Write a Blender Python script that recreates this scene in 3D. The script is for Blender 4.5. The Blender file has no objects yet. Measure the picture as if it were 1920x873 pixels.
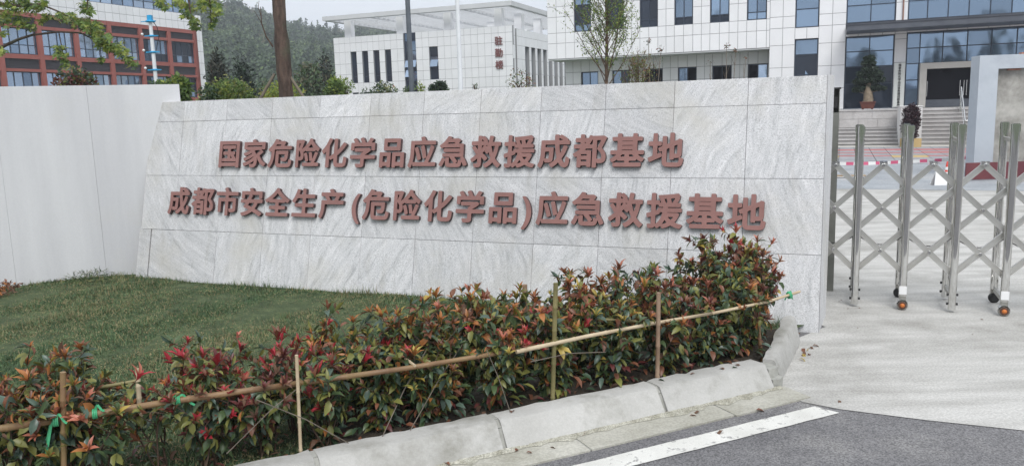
import bpy, bmesh, math, random
import numpy as np
from mathutils import Vector, Matrix
R = math.radians
random.seed(7); rng = np.random.default_rng(7)
scene = bpy.context.scene
COL = scene.collection

# ------------------------------------------------------------------ camera
PITCH, ROLL, FPX, CAMZ = 0.154295, 0.0297268, 1486.66, 1.775
cp, sp, cr, sr = math.cos(PITCH), math.sin(PITCH), math.cos(ROLL), math.sin(ROLL)
c_fwd = Vector((0, cp, -sp)); c_u0 = Vector((0, sp, cp)); c_r0 = Vector((1, 0, 0))
c_right = cr*c_r0 - sr*c_u0; c_up = sr*c_r0 + cr*c_u0
camd = bpy.data.cameras.new('camera'); cam = bpy.data.objects.new('camera', camd); COL.objects.link(cam)
camd.sensor_width = 36.0; camd.lens = FPX/1920*36.0; camd.clip_start = 0.05; camd.clip_end = 6000
m = Matrix.Identity(4)
for i in range(3):
    m[i][0] = c_right[i]; m[i][1] = c_up[i]; m[i][2] = -c_fwd[i]
m[0][3], m[1][3], m[2][3] = 0, 0, CAMZ
cam.matrix_world = m
scene.camera = cam

# ------------------------------------------------------------------ world, sun, exposure (overcast)
SUN_EL, SUN_AZ = R(52), R(172)          # azimuth clockwise from +Y: behind and a little right of the camera
world = bpy.data.worlds.new("World"); scene.world = world; world.use_nodes = True
nt = world.node_tree; nt.nodes.clear()
out = nt.nodes.new('ShaderNodeOutputWorld'); bg = nt.nodes.new('ShaderNodeBackground')
sky = nt.nodes.new('ShaderNodeTexSky'); sky.sky_type = 'NISHITA'; sky.sun_disc = False
sky.sun_elevation = SUN_EL; sky.sun_rotation = SUN_AZ; sky.air_density = 1.5; sky.dust_density = 3.0
cloud = nt.nodes.new('ShaderNodeTexNoise'); cloud.inputs['Scale'].default_value = 2.2; cloud.inputs['Detail'].default_value = 5
ramp = nt.nodes.new('ShaderNodeValToRGB')
ramp.color_ramp.elements[0].position = .3; ramp.color_ramp.elements[0].color = (.80, .85, .93, 1)
ramp.color_ramp.elements[1].position = .7; ramp.color_ramp.elements[1].color = (.93, .96, 1, 1)
sc_ = nt.nodes.new('ShaderNodeVectorMath'); sc_.operation = 'SCALE'; sc_.inputs['Scale'].default_value = 9.2
mix = nt.nodes.new('ShaderNodeMixRGB'); mix.inputs['Fac'].default_value = .9
geo = nt.nodes.new('ShaderNodeTexCoord')
nt.links.new(geo.outputs['Generated'], cloud.inputs['Vector'])
nt.links.new(cloud.outputs['Fac'], ramp.inputs['Fac']); nt.links.new(ramp.outputs['Color'], sc_.inputs[0])
nt.links.new(sky.outputs['Color'], mix.inputs['Color1']); nt.links.new(sc_.outputs['Vector'], mix.inputs['Color2'])
nt.links.new(mix.outputs['Color'], bg.inputs['Color']); bg.inputs['Strength'].default_value = .085
nt.links.new(bg.outputs['Background'], out.inputs['Surface'])
sl = bpy.data.lights.new('sun', 'SUN'); so = bpy.data.objects.new('sun', sl); COL.objects.link(so)
sl.energy = 1.5; sl.angle = R(28); sl.color = (1, .985, .96)
sd = Vector((math.sin(SUN_AZ)*math.cos(SUN_EL), math.cos(SUN_AZ)*math.cos(SUN_EL), math.sin(SUN_EL)))
so.rotation_euler = sd.to_track_quat('Z', 'Y').to_euler(); so.location = (0, 0, 30)
scene.view_settings.view_transform = 'Standard'; scene.view_settings.look = 'None'
scene.view_settings.exposure = 0.70; scene.view_settings.gamma = 1
scene.cycles.max_bounces = 6; scene.cycles.diffuse_bounces = 3; scene.cycles.glossy_bounces = 3
scene.cycles.volume_bounces = 0; scene.cycles.transparent_max_bounces = 4
scene.cycles.use_denoising = True

# ------------------------------------------------------------------ helpers: placing
def ray(x, y):
    return (x-960)/FPX*c_right - (y-436.5)/FPX*c_up + c_fwd
def gp(x, y, z=0.):                      # where the sight line of a photo pixel meets height z
    d = ray(x, y); t = (z-CAMZ)/d.z
    return Vector((t*d.x, t*d.y, z))
def at(x, y, Y):                         # the point of a photo pixel's sight line at distance Y
    d = ray(x, y)*1.0; d = d*(Y/d.y)
    return Vector((d.x, d.y, d.z+CAMZ))
YAW = -0.392972; BAT = 0.233895
U = Vector((math.cos(YAW), math.sin(YAW), 0)); M_ = Vector((-U.y, U.x, 0)); N_ = -M_

# ------------------------------------------------------------------ helpers: objects
def tag(o, label=None, cat=None, group=None, kind=None):
    if label: o['label'] = label
    if cat: o['category'] = cat
    if group: o['group'] = group
    if kind: o['kind'] = kind
    return o
def thing(name, label, cat, loc=(0, 0, 0), rz=0., group=None, kind=None):
    o = bpy.data.objects.new(name, None); COL.objects.link(o)
    o.location = loc; o.rotation_euler = (0, 0, rz); o.empty_display_size = .1
    return tag(o, label, cat, group, kind)
def mat4(o):
    return Matrix.Translation(o.location) @ o.rotation_euler.to_matrix().to_4x4()
def link(name, me, parent=None, mw=None):
    """mw = the object's matrix in its parent's frame"""
    o = bpy.data.objects.new(name, me); COL.objects.link(o)
    if parent is not None: o.parent = parent
    if mw is not None: o.matrix_basis = mw
    return o
class MB:
    def __init__(s): s.v = []; s.f = []; s.mi = []; s.sm = []
    def add(s, vs, fs, mi=0, smooth=False):
        b = len(s.v); s.v += [tuple(p) for p in vs]
        for f in fs: s.f.append(tuple(b+i for i in f)); s.mi.append(mi); s.sm.append(smooth)
    def box(s, lo, hi, mi=0, M=None):
        x0, y0, z0 = lo; x1, y1, z1 = hi
        vs = [Vector(p) for p in ((x0,y0,z0),(x1,y0,z0),(x1,y1,z0),(x0,y1,z0),(x0,y0,z1),(x1,y0,z1),(x1,y1,z1),(x0,y1,z1))]
        if M is not None: vs = [M @ p for p in vs]
        s.add(vs, [(0,3,2,1),(4,5,6,7),(0,1,5,4),(1,2,6,5),(2,3,7,6),(3,0,4,7)], mi)
    def bar(s, a, b, w, h, mi=0, up=Vector((0,0,1))):
        a = Vector(a); b = Vector(b); d = (b-a).normalized(); x = d.cross(up)
        if x.length < 1e-4: x = d.cross(Vector((1,0,0)))
        x.normalize(); y = x.cross(d)
        vs = [p + x*(w/2*i) + y*(h/2*j) for p in (a, b) for i, j in ((-1,-1),(1,-1),(1,1),(-1,1))]
        s.add(vs, [(0,1,2,3),(7,6,5,4),(0,4,5,1),(1,5,6,2),(2,6,7,3),(3,7,4,0)], mi)
    def tube(s, pts, rad, n=8, mi=0, caps=True, smooth=True):
        pts = [Vector(p) for p in pts]
        if not hasattr(rad, '__len__'): rad = [rad]*len(pts)
        rings = []; prev = None
        for i, p in enumerate(pts):
            d = (pts[min(i+1, len(pts)-1)] - pts[max(i-1, 0)]).normalized()
            x = prev - d*prev.dot(d) if prev is not None else d.orthogonal()
            if x.length < 1e-5: x = d.orthogonal()
            x.normalize(); prev = x; y = d.cross(x)
            rings.append([p + (x*math.cos(2*math.pi*k/n) + y*math.sin(2*math.pi*k/n))*rad[i] for k in range(n)])
        vs = [q for r in rings for q in r]; fs = []
        for i in range(len(pts)-1):
            for k in range(n):
                fs.append((i*n+k, i*n+(k+1) % n, (i+1)*n+(k+1) % n, (i+1)*n+k))
        s.add(vs, fs, mi, smooth)
        if caps:
            s.add(rings[0], [tuple(range(n-1, -1, -1))], mi); s.add(rings[-1], [tuple(range(n))], mi)
    def lathe(s, c, prof, n=16, mi=0, axis=Vector((0,0,1)), smooth=True):
        axis = Vector(axis).normalized(); x = axis.orthogonal().normalized(); y = axis.cross(x); c = Vector(c)
        vs = [c + axis*h + (x*math.cos(2*math.pi*k/n)+y*math.sin(2*math.pi*k/n))*r for r, h in prof for k in range(n)]
        fs = [(i*n+k, i*n+(k+1) % n, (i+1)*n+(k+1) % n, (i+1)*n+k) for i in range(len(prof)-1) for k in range(n)]
        s.add(vs, fs, mi, smooth)
        s.add(vs[:n], [tuple(range(n-1, -1, -1))], mi); s.add(vs[-n:], [tuple(range(n))], mi)
    def prism(s, poly, z0, z1, mi=0):
        n = len(poly)
        vs = [(p[0], p[1], z0) for p in poly] + [(p[0], p[1], z1) for p in poly]
        s.add(vs, [tuple(range(n-1, -1, -1)), tuple(range(n, 2*n))] + [(i, (i+1) % n, n+(i+1) % n, n+i) for i in range(n)], mi)
    def mesh(s, name, mats, off=None, inv=None):
        v = s.v
        if inv is not None: v = [tuple(inv @ Vector(p)) for p in v]
        elif off is not None: v = [(p[0]-off[0], p[1]-off[1], p[2]-off[2]) for p in v]
        me = bpy.data.meshes.new(name); me.from_pydata(v, [], s.f)
        for mm in (mats if isinstance(mats, (list, tuple)) else [mats]): me.materials.append(mm)
        me.polygons.foreach_set('material_index', s.mi); me.polygons.foreach_set('use_smooth', s.sm)
        me.update(); return me
    def build(s, name, mats, parent=None, world=False, bevel=0.):
        """coordinates are in the parent's frame, or world coordinates when world=True"""
        inv = mat4(parent).inverted() if (world and parent is not None and parent.parent is None) else None
        me = s.mesh(name, mats, inv=inv)
        if bevel: bevel_mesh(me, bevel)
        return link(name, me, parent)
def bevel_mesh(me, w, seg=2):
    bm = bmesh.new(); bm.from_mesh(me)
    bmesh.ops.remove_doubles(bm, verts=bm.verts, dist=1e-5)
    es = [e for e in bm.edges if len(e.link_faces) == 2 and e.calc_face_angle(0) > .6]
    bmesh.ops.bevel(bm, geom=es, offset=w, segments=seg, affect='EDGES', profile=.6, clamp_overlap=True)
    bm.to_mesh(me); bm.free()
def add_mesh_np(name, V, quads, mi, mats, smooth=False):
    me = bpy.data.meshes.new(name); n = len(quads); k = quads.shape[1]
    me.vertices.add(len(V)); me.vertices.foreach_set('co', np.ascontiguousarray(V, dtype=np.float32).ravel())
    me.loops.add(n*k); me.loops.foreach_set('vertex_index', quads.astype(np.int32).ravel())
    me.polygons.add(n); me.polygons.foreach_set('loop_start', np.arange(0, n*k, k, dtype=np.int32))
    me.polygons.foreach_set('loop_total', np.full(n, k, dtype=np.int32))
    for mm in mats: me.materials.append(mm)
    me.polygons.foreach_set('material_index', np.asarray(mi, dtype=np.int32))
    if smooth: me.polygons.foreach_set('use_smooth', np.ones(n, dtype=bool))
    me.update(); me.validate(); return me

# ------------------------------------------------------------------ helpers: materials
def new_mat(name):
    mm = bpy.data.materials.new(name); mm.use_nodes = True
    return mm, mm.node_tree, mm.node_tree.nodes['Principled BSDF']
def plain(name, col, rough=.6, metal=0., spec=.5):
    mm, t, b = new_mat(name); b.inputs['Base Color'].default_value = (*col, 1)
    b.inputs['Roughness'].default_value = rough; b.inputs['Metallic'].default_value = metal
    b.inputs['Specular IOR Level'].default_value = spec
    return mm
def N(t, kind, **kw):
    n = t.nodes.new(kind)
    for k, v in kw.items():
        if k in n.inputs: n.inputs[k].default_value = v
        else: setattr(n, k, v)
    return n
def ramp_node(t, stops):
    r = t.nodes.new('ShaderNodeValToRGB'); e = r.color_ramp.elements
    while len(e) < len(stops): e.new(.5)
    for i, (p, c) in enumerate(stops):
        e[i].position = p; e[i].color = (*c, 1) if len(c) == 3 else c
    return r
def noisy(name, c0, c1, scale=3., rough=.7, bump=.0, detail=6, stretch=(1, 1, 1), spec=.4, metal=0., rand=.0,
          speck=None, speck_scale=150., stain=None, stain_scale=.7, lo=.35, hi=.65, bump_scale=None, world=False, bdist=.01):
    mm, t, b = new_mat(name); L = t.links
    tc = N(t, 'ShaderNodeTexCoord'); mp = N(t, 'ShaderNodeMapping'); mp.inputs['Scale'].default_value = stretch
    oi = N(t, 'ShaderNodeObjectInfo')
    if world:
        g = N(t, 'ShaderNodeNewGeometry'); src = g.outputs['Position']
    else: src = tc.outputs['Object']
    if rand > 0:
        sc = N(t, 'ShaderNodeMath', operation='MULTIPLY'); sc.inputs[1].default_value = 37.
        L.new(oi.outputs['Random'], sc.inputs[0]); av = N(t, 'ShaderNodeVectorMath', operation='ADD')
        L.new(src, av.inputs[0]); L.new(sc.outputs[0], av.inputs[1]); src = av.outputs[0]
    L.new(src, mp.inputs['Vector'])
    nz = N(t, 'ShaderNodeTexNoise', Scale=scale, Detail=detail, Roughness=.6); L.new(mp.outputs[0], nz.inputs['Vector'])
    rp = ramp_node(t, [(lo, c0), (hi, c1)]); L.new(nz.outputs['Fac'], rp.inputs['Fac']); col = rp.outputs['Color']
    if stain:
        n3 = N(t, 'ShaderNodeTexNoise', Scale=stain_scale, Detail=7, Roughness=.65); L.new(src, n3.inputs['Vector'])
        r3 = ramp_node(t, [(.5, (0, 0, 0)), (.72, (1, 1, 1))]); L.new(n3.outputs['Fac'], r3.inputs['Fac'])
        mx = N(t, 'ShaderNodeMixRGB'); L.new(r3.outputs['Color'], mx.inputs['Fac']); L.new(col, mx.inputs['Color1'])
        mx.inputs['Color2'].default_value = (*stain, 1); col = mx.outputs['Color']
    if speck:
        n2 = N(t, 'ShaderNodeTexNoise', Scale=speck_scale, Detail=2, Roughness=.7); L.new(src, n2.inputs['Vector'])
        r2 = ramp_node(t, [(.38, (1-speck,)*3), (.62, (1+speck,)*3)]); L.new(n2.outputs['Fac'], r2.inputs['Fac'])
        m2 = N(t, 'ShaderNodeMixRGB', blend_type='MULTIPLY'); m2.inputs['Fac'].default_value = 1
        L.new(col, m2.inputs['Color1']); L.new(r2.outputs['Color'], m2.inputs['Color2']); col = m2.outputs['Color']
    if rand > 0:
        mr = N(t, 'ShaderNodeMapRange'); mr.inputs['To Min'].default_value = 1-rand; mr.inputs['To Max'].default_value = 1+rand*.6
        L.new(oi.outputs['Random'], mr.inputs['Value'])
        m3 = N(t, 'ShaderNodeVectorMath', operation='SCALE'); L.new(col, m3.inputs[0]); L.new(mr.outputs[0], m3.inputs['Scale'])
        col = m3.outputs[0]
    L.new(col, b.inputs['Base Color']); b.inputs['Roughness'].default_value = rough
    b.inputs['Specular IOR Level'].default_value = spec; b.inputs['Metallic'].default_value = metal
    if bump:
        nb = N(t, 'ShaderNodeTexNoise', Scale=bump_scale or scale*4, Detail=4); L.new(src, nb.inputs['Vector'])
        bp = N(t, 'ShaderNodeBump', Strength=bump, Distance=bdist); L.new(nb.outputs['Fac'], bp.inputs['Height'])
        L.new(bp.outputs[0], b.inputs['Normal'])
    return mm
def leaf_mat(name, col, rough=.45, trans=.25, var=.25):
    mm, t, b = new_mat(name); L = t.links
    g = N(t, 'ShaderNodeNewGeometry')
    nz = N(t, 'ShaderNodeTexNoise', Scale=9., Detail=2); L.new(g.outputs['Position'], nz.inputs['Vector'])
    rp = ramp_node(t, [(.3, tuple(c*(1-var) for c in col)), (.7, tuple(c*(1+var) for c in col))]); L.new(nz.outputs['Fac'], rp.inputs['Fac'])
    L.new(rp.outputs['Color'], b.inputs['Base Color']); b.inputs['Roughness'].default_value = rough
    tr = N(t, 'ShaderNodeBsdfTranslucent'); L.new(rp.outputs['Color'], tr.inputs['Color'])
    mx = N(t, 'ShaderNodeMixShader'); mx.inputs['Fac'].default_value = trans
    o = t.nodes['Material Output']; L.new(b.outputs[0], mx.inputs[1]); L.new(tr.outputs[0], mx.inputs[2]); L.new(mx.outputs[0], o.inputs['Surface'])
    return mm
def granite(name):
    mm, t, b = new_mat(name); L = t.links
    tc = N(t, 'ShaderNodeTexCoord'); oi = N(t, 'ShaderNodeObjectInfo')
    # each slab was cut another way: the vein direction turns from slab to slab
    an = N(t, 'ShaderNodeMapRange'); an.inputs['To Min'].default_value = -1.15; an.inputs['To Max'].default_value = .95
    L.new(oi.outputs['Random'], an.inputs['Value'])
    rot = N(t, 'ShaderNodeVectorRotate', rotation_type='AXIS_ANGLE'); rot.inputs['Axis'].default_value = (0, 0, 1)
    L.new(an.outputs[0], rot.inputs['Angle'])
    sc = N(t, 'ShaderNodeMath', operation='MULTIPLY'); sc.inputs[1].default_value = 91.; L.new(oi.outputs['Random'], sc.inputs[0])
    # a slow bend of the veins
    nb = N(t, 'ShaderNodeTexNoise', Scale=1.6, Detail=2); av0 = N(t, 'ShaderNodeVectorMath', operation='ADD')
    L.new(tc.outputs['Object'], av0.inputs[0]); L.new(sc.outputs[0], av0.inputs[1]); L.new(av0.outputs[0], nb.inputs['Vector'])
    ms = N(t, 'ShaderNodeVectorMath', operation='SCALE'); ms.inputs['Scale'].default_value = .22; L.new(nb.outputs['Color'], ms.inputs[0])
    ad = N(t, 'ShaderNodeVectorMath', operation='ADD'); L.new(tc.outputs['Object'], ad.inputs[0]); L.new(ms.outputs[0], ad.inputs[1])
    L.new(ad.outputs[0], rot.inputs['Vector'])
    av = N(t, 'ShaderNodeVectorMath', operation='ADD'); L.new(rot.outputs[0], av.inputs[0]); L.new(sc.outputs[0], av.inputs[1])
    mp = N(t, 'ShaderNodeMapping'); mp.inputs['Scale'].default_value = (15, 2.2, 1); L.new(av.outputs[0], mp.inputs['Vector'])
    n1 = N(t, 'ShaderNodeTexNoise', Scale=1.5, Detail=8, Roughness=.68); L.new(mp.outputs[0], n1.inputs['Vector'])
    r1 = ramp_node(t, [(.28, (.37, .375, .385)), (.44, (.555, .56, .57)), (.58, (.625, .625, .635)), (.74, (.75, .75, .76))]); L.new(n1.outputs['Fac'], r1.inputs['Fac'])
    n2 = N(t, 'ShaderNodeTexNoise', Scale=120., Detail=3, Roughness=.8); L.new(av.outputs[0], n2.inputs['Vector'])
    r2 = ramp_node(t, [(.34, (.50,)*3), (.5, (1.,)*3), (.68, (1.18,)*3)]); L.new(n2.outputs['Fac'], r2.inputs['Fac'])
    m2 = N(t, 'ShaderNodeMixRGB', blend_type='MULTIPLY'); m2.inputs['Fac'].default_value = .9; L.new(r1.outputs[0], m2.inputs['Color1']); L.new(r2.outputs[0], m2.inputs['Color2'])
    # rusty, mossy weathering in patches
    g = N(t, 'ShaderNodeNewGeometry'); n3 = N(t, 'ShaderNodeTexNoise', Scale=1.5, Detail=5, Roughness=.6); L.new(g.outputs['Position'], n3.inputs['Vector'])
    r3 = ramp_node(t, [(.5, (0, 0, 0)), (.75, (.6, .6, .6))]); L.new(n3.outputs['Fac'], r3.inputs['Fac'])
    m3 = N(t, 'ShaderNodeMixRGB'); L.new(r3.outputs[0], m3.inputs['Fac']); L.new(m2.outputs[0], m3.inputs['Color1']); m3.inputs['Color2'].default_value = (.49, .47, .41, 1)
    # run-off streaks down the slab face
    mp4 = N(t, 'ShaderNodeMapping'); mp4.inputs['Scale'].default_value = (9, 9, .35); L.new(g.outputs['Position'], mp4.inputs['Vector'])
    n4 = N(t, 'ShaderNodeTexNoise', Scale=1., Detail=4); L.new(mp4.outputs[0], n4.inputs['Vector'])
    r4 = ramp_node(t, [(.56, (1, 1, 1)), (.8, (.78, .77, .74))]); L.new(n4.outputs['Fac'], r4.inputs['Fac'])
    m4 = N(t, 'ShaderNodeMixRGB', blend_type='MULTIPLY'); m4.inputs['Fac'].default_value = .8; L.new(m3.outputs[0], m4.inputs['Color1']); L.new(r4.outputs[0], m4.inputs['Color2'])
    mr = N(t, 'ShaderNodeMapRange'); mr.inputs['To Min'].default_value = .90; mr.inputs['To Max'].default_value = 1.05; L.new(oi.outputs['Random'], mr.inputs['Value'])
    m5 = N(t, 'ShaderNodeVectorMath', operation='SCALE'); L.new(m4.outputs[0], m5.inputs[0]); L.new(mr.outputs[0], m5.inputs['Scale'])
    L.new(m5.outputs[0], b.inputs['Base Color']); b.inputs['Roughness'].default_value = .62
    bp = N(t, 'ShaderNodeBump', Strength=.25, Distance=.004); L.new(n2.outputs['Fac'], bp.inputs['Height']); L.new(bp.outputs[0], b.inputs['Normal'])
    return mm

M = {}
M['granite'] = granite('granite')
M['granite_core'] = noisy('granite_core', (.24, .235, .23), (.34, .335, .32), 6, .8)
M['white_paint'] = noisy('white_paint', (.535, .54, .56), (.635, .64, .655), 2.2, .7, .1, stretch=(1, 1, .08), stain=(.57, .565, .55), stain_scale=.6, speck=.02, speck_scale=60)
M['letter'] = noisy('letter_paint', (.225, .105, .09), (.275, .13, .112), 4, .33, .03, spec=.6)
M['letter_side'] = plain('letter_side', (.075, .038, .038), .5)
M['concrete'] = noisy('concrete', (.345, .338, .318), (.505, .497, .475), 2.4, .85, .4, detail=12, stain=(.255, .247, .225), stain_scale=.8, speck=.14, speck_scale=70, world=True, stretch=(.35, 1.9, 1), bump_scale=45, lo=.3, hi=.62)
M['gutter'] = noisy('gutter_concrete', (.33, .32, .27), (.46, .45, .40), 2.2, .85, .35, detail=10, stain=(.27, .26, .21), stain_scale=1.6, speck=.12, speck_scale=70, world=True, rand=.05)
M['kerb'] = noisy('kerb_concrete', (.38, .375, .355), (.475, .47, .45), 2.2, .85, .5, detail=9, stain=(.235, .23, .20), stain_scale=3., speck=.035, speck_scale=80, rand=.06, bump_scale=30)
M['mortar'] = noisy('mortar', (.29, .29, .265), (.40, .40, .37), 12, .9, .4)
M['grit'] = noisy('grit', (.26, .25, .20), (.42, .41, .35), 14, .95, .6, speck=.3, speck_scale=120, world=True)
M['asphalt'] = noisy('asphalt', (.125, .123, .128), (.175, .172, .176), 1.2, .9, .6, speck=.42, speck_scale=110, stain=(.235, .23, .225), stain_scale=1.6, world=True, bump_scale=120, bdist=.006)
M['inner_asphalt'] = noisy('inner_asphalt', (.27, .29, .31), (.34, .36, .38), 1.5, .9, .3, speck=.12, speck_scale=20, world=True, stain=(.40, .40, .40))
M['soil'] = noisy('soil', (.022, .018, .013), (.055, .043, .03), 9, .95, .8, speck=.3, speck_scale=60)
M['turf'] = noisy('turf_soil', (.035, .055, .022), (.075, .10, .042), 9, .95, .6, speck=.3, speck_scale=60)
M['earth'] = noisy('earth', (.05, .075, .035), (.09, .11, .055), .05, .95)
def line_paint():
    mm = noisy('line_paint', (.56, .555, .52), (.70, .695, .66), 4, .7, .2, world=True, speck=.06)
    t = mm.node_tree; b = t.nodes['Principled BSDF']; L = t.links; col = b.inputs['Base Color'].links[0].from_socket
    g = N(t, 'ShaderNodeNewGeometry'); n = N(t, 'ShaderNodeTexNoise', Scale=16., Detail=8, Roughness=.75); L.new(g.outputs['Position'], n.inputs['Vector'])
    r = ramp_node(t, [(.555, (0, 0, 0)), (.63, (1, 1, 1))]); L.new(n.outputs['Fac'], r.inputs['Fac'])
    mx = N(t, 'ShaderNodeMixRGB'); L.new(r.outputs[0], mx.inputs['Fac']); L.new(col, mx.inputs['Color1']); mx.inputs['Color2'].default_value = (.24, .235, .23, 1)
    L.new(mx.outputs[0], b.inputs['Base Color']); return mm
M['line'] = line_paint()
M['steel'] = noisy('stainless_steel', (.64, .635, .62), (.74, .74, .73), 3, .06, 0, metal=1., stretch=(8, 8, .5))
M['steel_bar'] = noisy('brushed_bar', (.62, .605, .57), (.72, .71, .68), 5, .33, .04, metal=1.)
M['steel_dull'] = noisy('dull_steel', (.33, .325, .30), (.43, .42, .39), 5, .38, .05, metal=1., stretch=(1, 1, 1))
M['guide'] = noisy('painted_channel', (.15, .155, .14), (.21, .215, .195), 5, .55)
M['black'] = plain('black_rubber', (.02, .02, .02), .6)
M['orange'] = plain('orange_hub', (.55, .16, .03), .45)
M['hub_brown'] = plain('hub_brown', (.10, .045, .03), .4)
M['white_plate'] = plain('white_plate', (.8, .8, .8), .5)
M['tile_white'] = noisy('white_cladding', (.77, .775, .79), (.81, .815, .83), 1.2, .42, .02, rand=.035)
M['tile_joint'] = plain('cladding_joint', (.31, .315, .325), .9)
M['tile_mid'] = noisy('white_facing_tile', (.77, .775, .79), (.81, .815, .83), 1.2, .45, .02, rand=.03)
M['soffit'] = noisy('soffit', (.55, .56, .57), (.60, .61, .62), 1, .7)
M['red_frame'] = noisy('red_brown_cladding', (.29, .088, .068), (.34, .105, .085), 1.5, .6, .05)
M['louvre'] = plain('louvre_slate', (.045, .04, .048), .6)
M['frame_blue'] = plain('window_frame_blue', (.022, .035, .06), .4)
def glass(name, col, rough=.04, metal=.75, wav=.02):
    mm, t, b = new_mat(name); L = t.links
    b.inputs['Base Color'].default_value = (*col, 1); b.inputs['Roughness'].default_value = rough; b.inputs['Metallic'].default_value = metal
    oi = N(t, 'ShaderNodeObjectInfo'); g = N(t, 'ShaderNodeNewGeometry')
    rr = ramp_node(t, [(0, tuple(c*.72 for c in col)), (1, tuple(c*1.2 for c in col))]); L.new(oi.outputs['Random'], rr.inputs['Fac']); L.new(rr.outputs[0], b.inputs['Base Color'])
    n = N(t, 'ShaderNodeTexNoise', Scale=.9, Detail=1); L.new(g.outputs['Position'], n.inputs['Vector'])
    bp = N(t, 'ShaderNodeBump', Strength=wav, Distance=1.); L.new(n.outputs['Fac'], bp.inputs['Height']); L.new(bp.outputs[0], b.inputs['Normal'])
    return mm
M['glass'] = glass('blue_glass', (.235, .32, .435), .05, .8)
M['glass_pale'] = glass('pale_blue_glass', (.36, .45, .57), .05, .8)
M['glass_dark'] = glass('dark_glass', (.025, .035, .055), .06, .3)
M['dark_room'] = plain('dark_room', (.004, .0035, .007), .7, 0, .15)
M['canopy'] = noisy('canopy_metal', (.075, .085, .105), (.10, .11, .13), 2, .45)
M['portal'] = noisy('portal_metal', (.40, .385, .36), (.46, .44, .41), 2, .5)
M['stone_step'] = noisy('step_granite', (.40, .385, .375), (.50, .485, .475), 2.5, .75, .1, speck=.1, speck_scale=40, stain=(.33, .32, .31))
M['shaded_riser'] = noisy('shaded_riser', (.34, .325, .315), (.41, .40, .39), 2.5, .8)  # step granite darkened, painting in the shade below the nosings
M['cream'] = noisy('cream_slab', (.52, .50, .45), (.58, .56, .51), 2, .8)
M['pier'] = noisy('white_pier', (.62, .62, .61), (.70, .70, .69), 2, .7)
M['pave_grey'] = noisy('paving_grey', (.24, .245, .26), (.33, .33, .345), 1.2, .85, .2, world=True, speck=.12, speck_scale=14)
M['pave_red'] = noisy('paving_red', (.36, .13, .13), (.45, .19, .185), 1.5, .85, .2, world=True)
M['pave_yellow'] = noisy('paving_yellow', (.42, .30, .13), (.50, .37, .18), 1.5, .85, .2, world=True)
M['pillar'] = noisy('blue_grey_stucco', (.42, .46, .51), (.48, .515, .56), 1.2, .8, .15, stain=(.37, .40, .45), stain_scale=1.1)
M['raw'] = noisy('raw_render', (.22, .21, .19), (.50, .485, .45), 1.8, .9, .4, detail=10, stain=(.16, .15, .135), stain_scale=1.1)
M['maroon'] = noisy('maroon_board', (.12, .03, .04), (.16, .045, .05), 2, .6)
M['bark'] = noisy('bark', (.038, .026, .021), (.135, .092, .073), 11, .95, 1., stretch=(1, 1, .25), bdist=.02, stain=(.08, .085, .055), stain_scale=3)
M['twig'] = noisy('twig_bark', (.07, .045, .032), (.12, .08, .055), 12, .9)
M['grey_twig'] = noisy('grey_twig', (.12, .10, .08), (.2, .17, .14), 12, .9)
M['pole_wood'] = noisy('pole_wood', (.12, .10, .075), (.2, .17, .13), 6, .9, stretch=(1, 1, .3))
M['bamboo'] = noisy('bamboo', (.17, .098, .052), (.27, .17, .085), 5, .5, .1, stretch=(1, 1, 1), stain=(.19, .155, .06), stain_scale=2.5)
M['bamboo_pale'] = noisy('bamboo_pale', (.40, .31, .20), (.55, .46, .32), 6, .6, .1)
M['bamboo_brown'] = noisy('bamboo_brown', (.20, .13, .085), (.30, .21, .145), 6, .65, .1)
M['bamboo_green'] = noisy('bamboo_green', (.13, .12, .05), (.22, .19, .08), 6, .55, .1)
M['tie'] = plain('green_plastic', (.06, .36, .17), .35)
M['blue_clamp'] = plain('blue_clamp', (.02, .33, .62), .4)
M['pole_white'] = noisy('pole_white', (.66, .68, .70), (.74, .76, .78), 3, .45)
M['pole_dark'] = noisy('pole_dark', (.085, .10, .12), (.12, .135, .155), 3, .5)
M['cone_red'] = plain('cone_red', (.62, .05, .03), .5)
M['white_plastic'] = plain('white_plastic', (.75, .75, .74), .5)
M['tape_red'] = plain('tape_red', (.62, .12, .22), .5)
M['pot'] = noisy('pot_clay', (.10, .03, .022), (.14, .045, .03), 5, .5)
M['sign_red'] = plain('sign_red', (.19, .075, .07), .5)
M['sign_black'] = plain('sign_black', (.03, .03, .03), .6)
M['board_white'] = plain('board_white', (.72, .74, .71), .5)
M['plank'] = noisy('plank', (.30, .22, .14), (.42, .33, .23), 5, .8)
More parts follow.
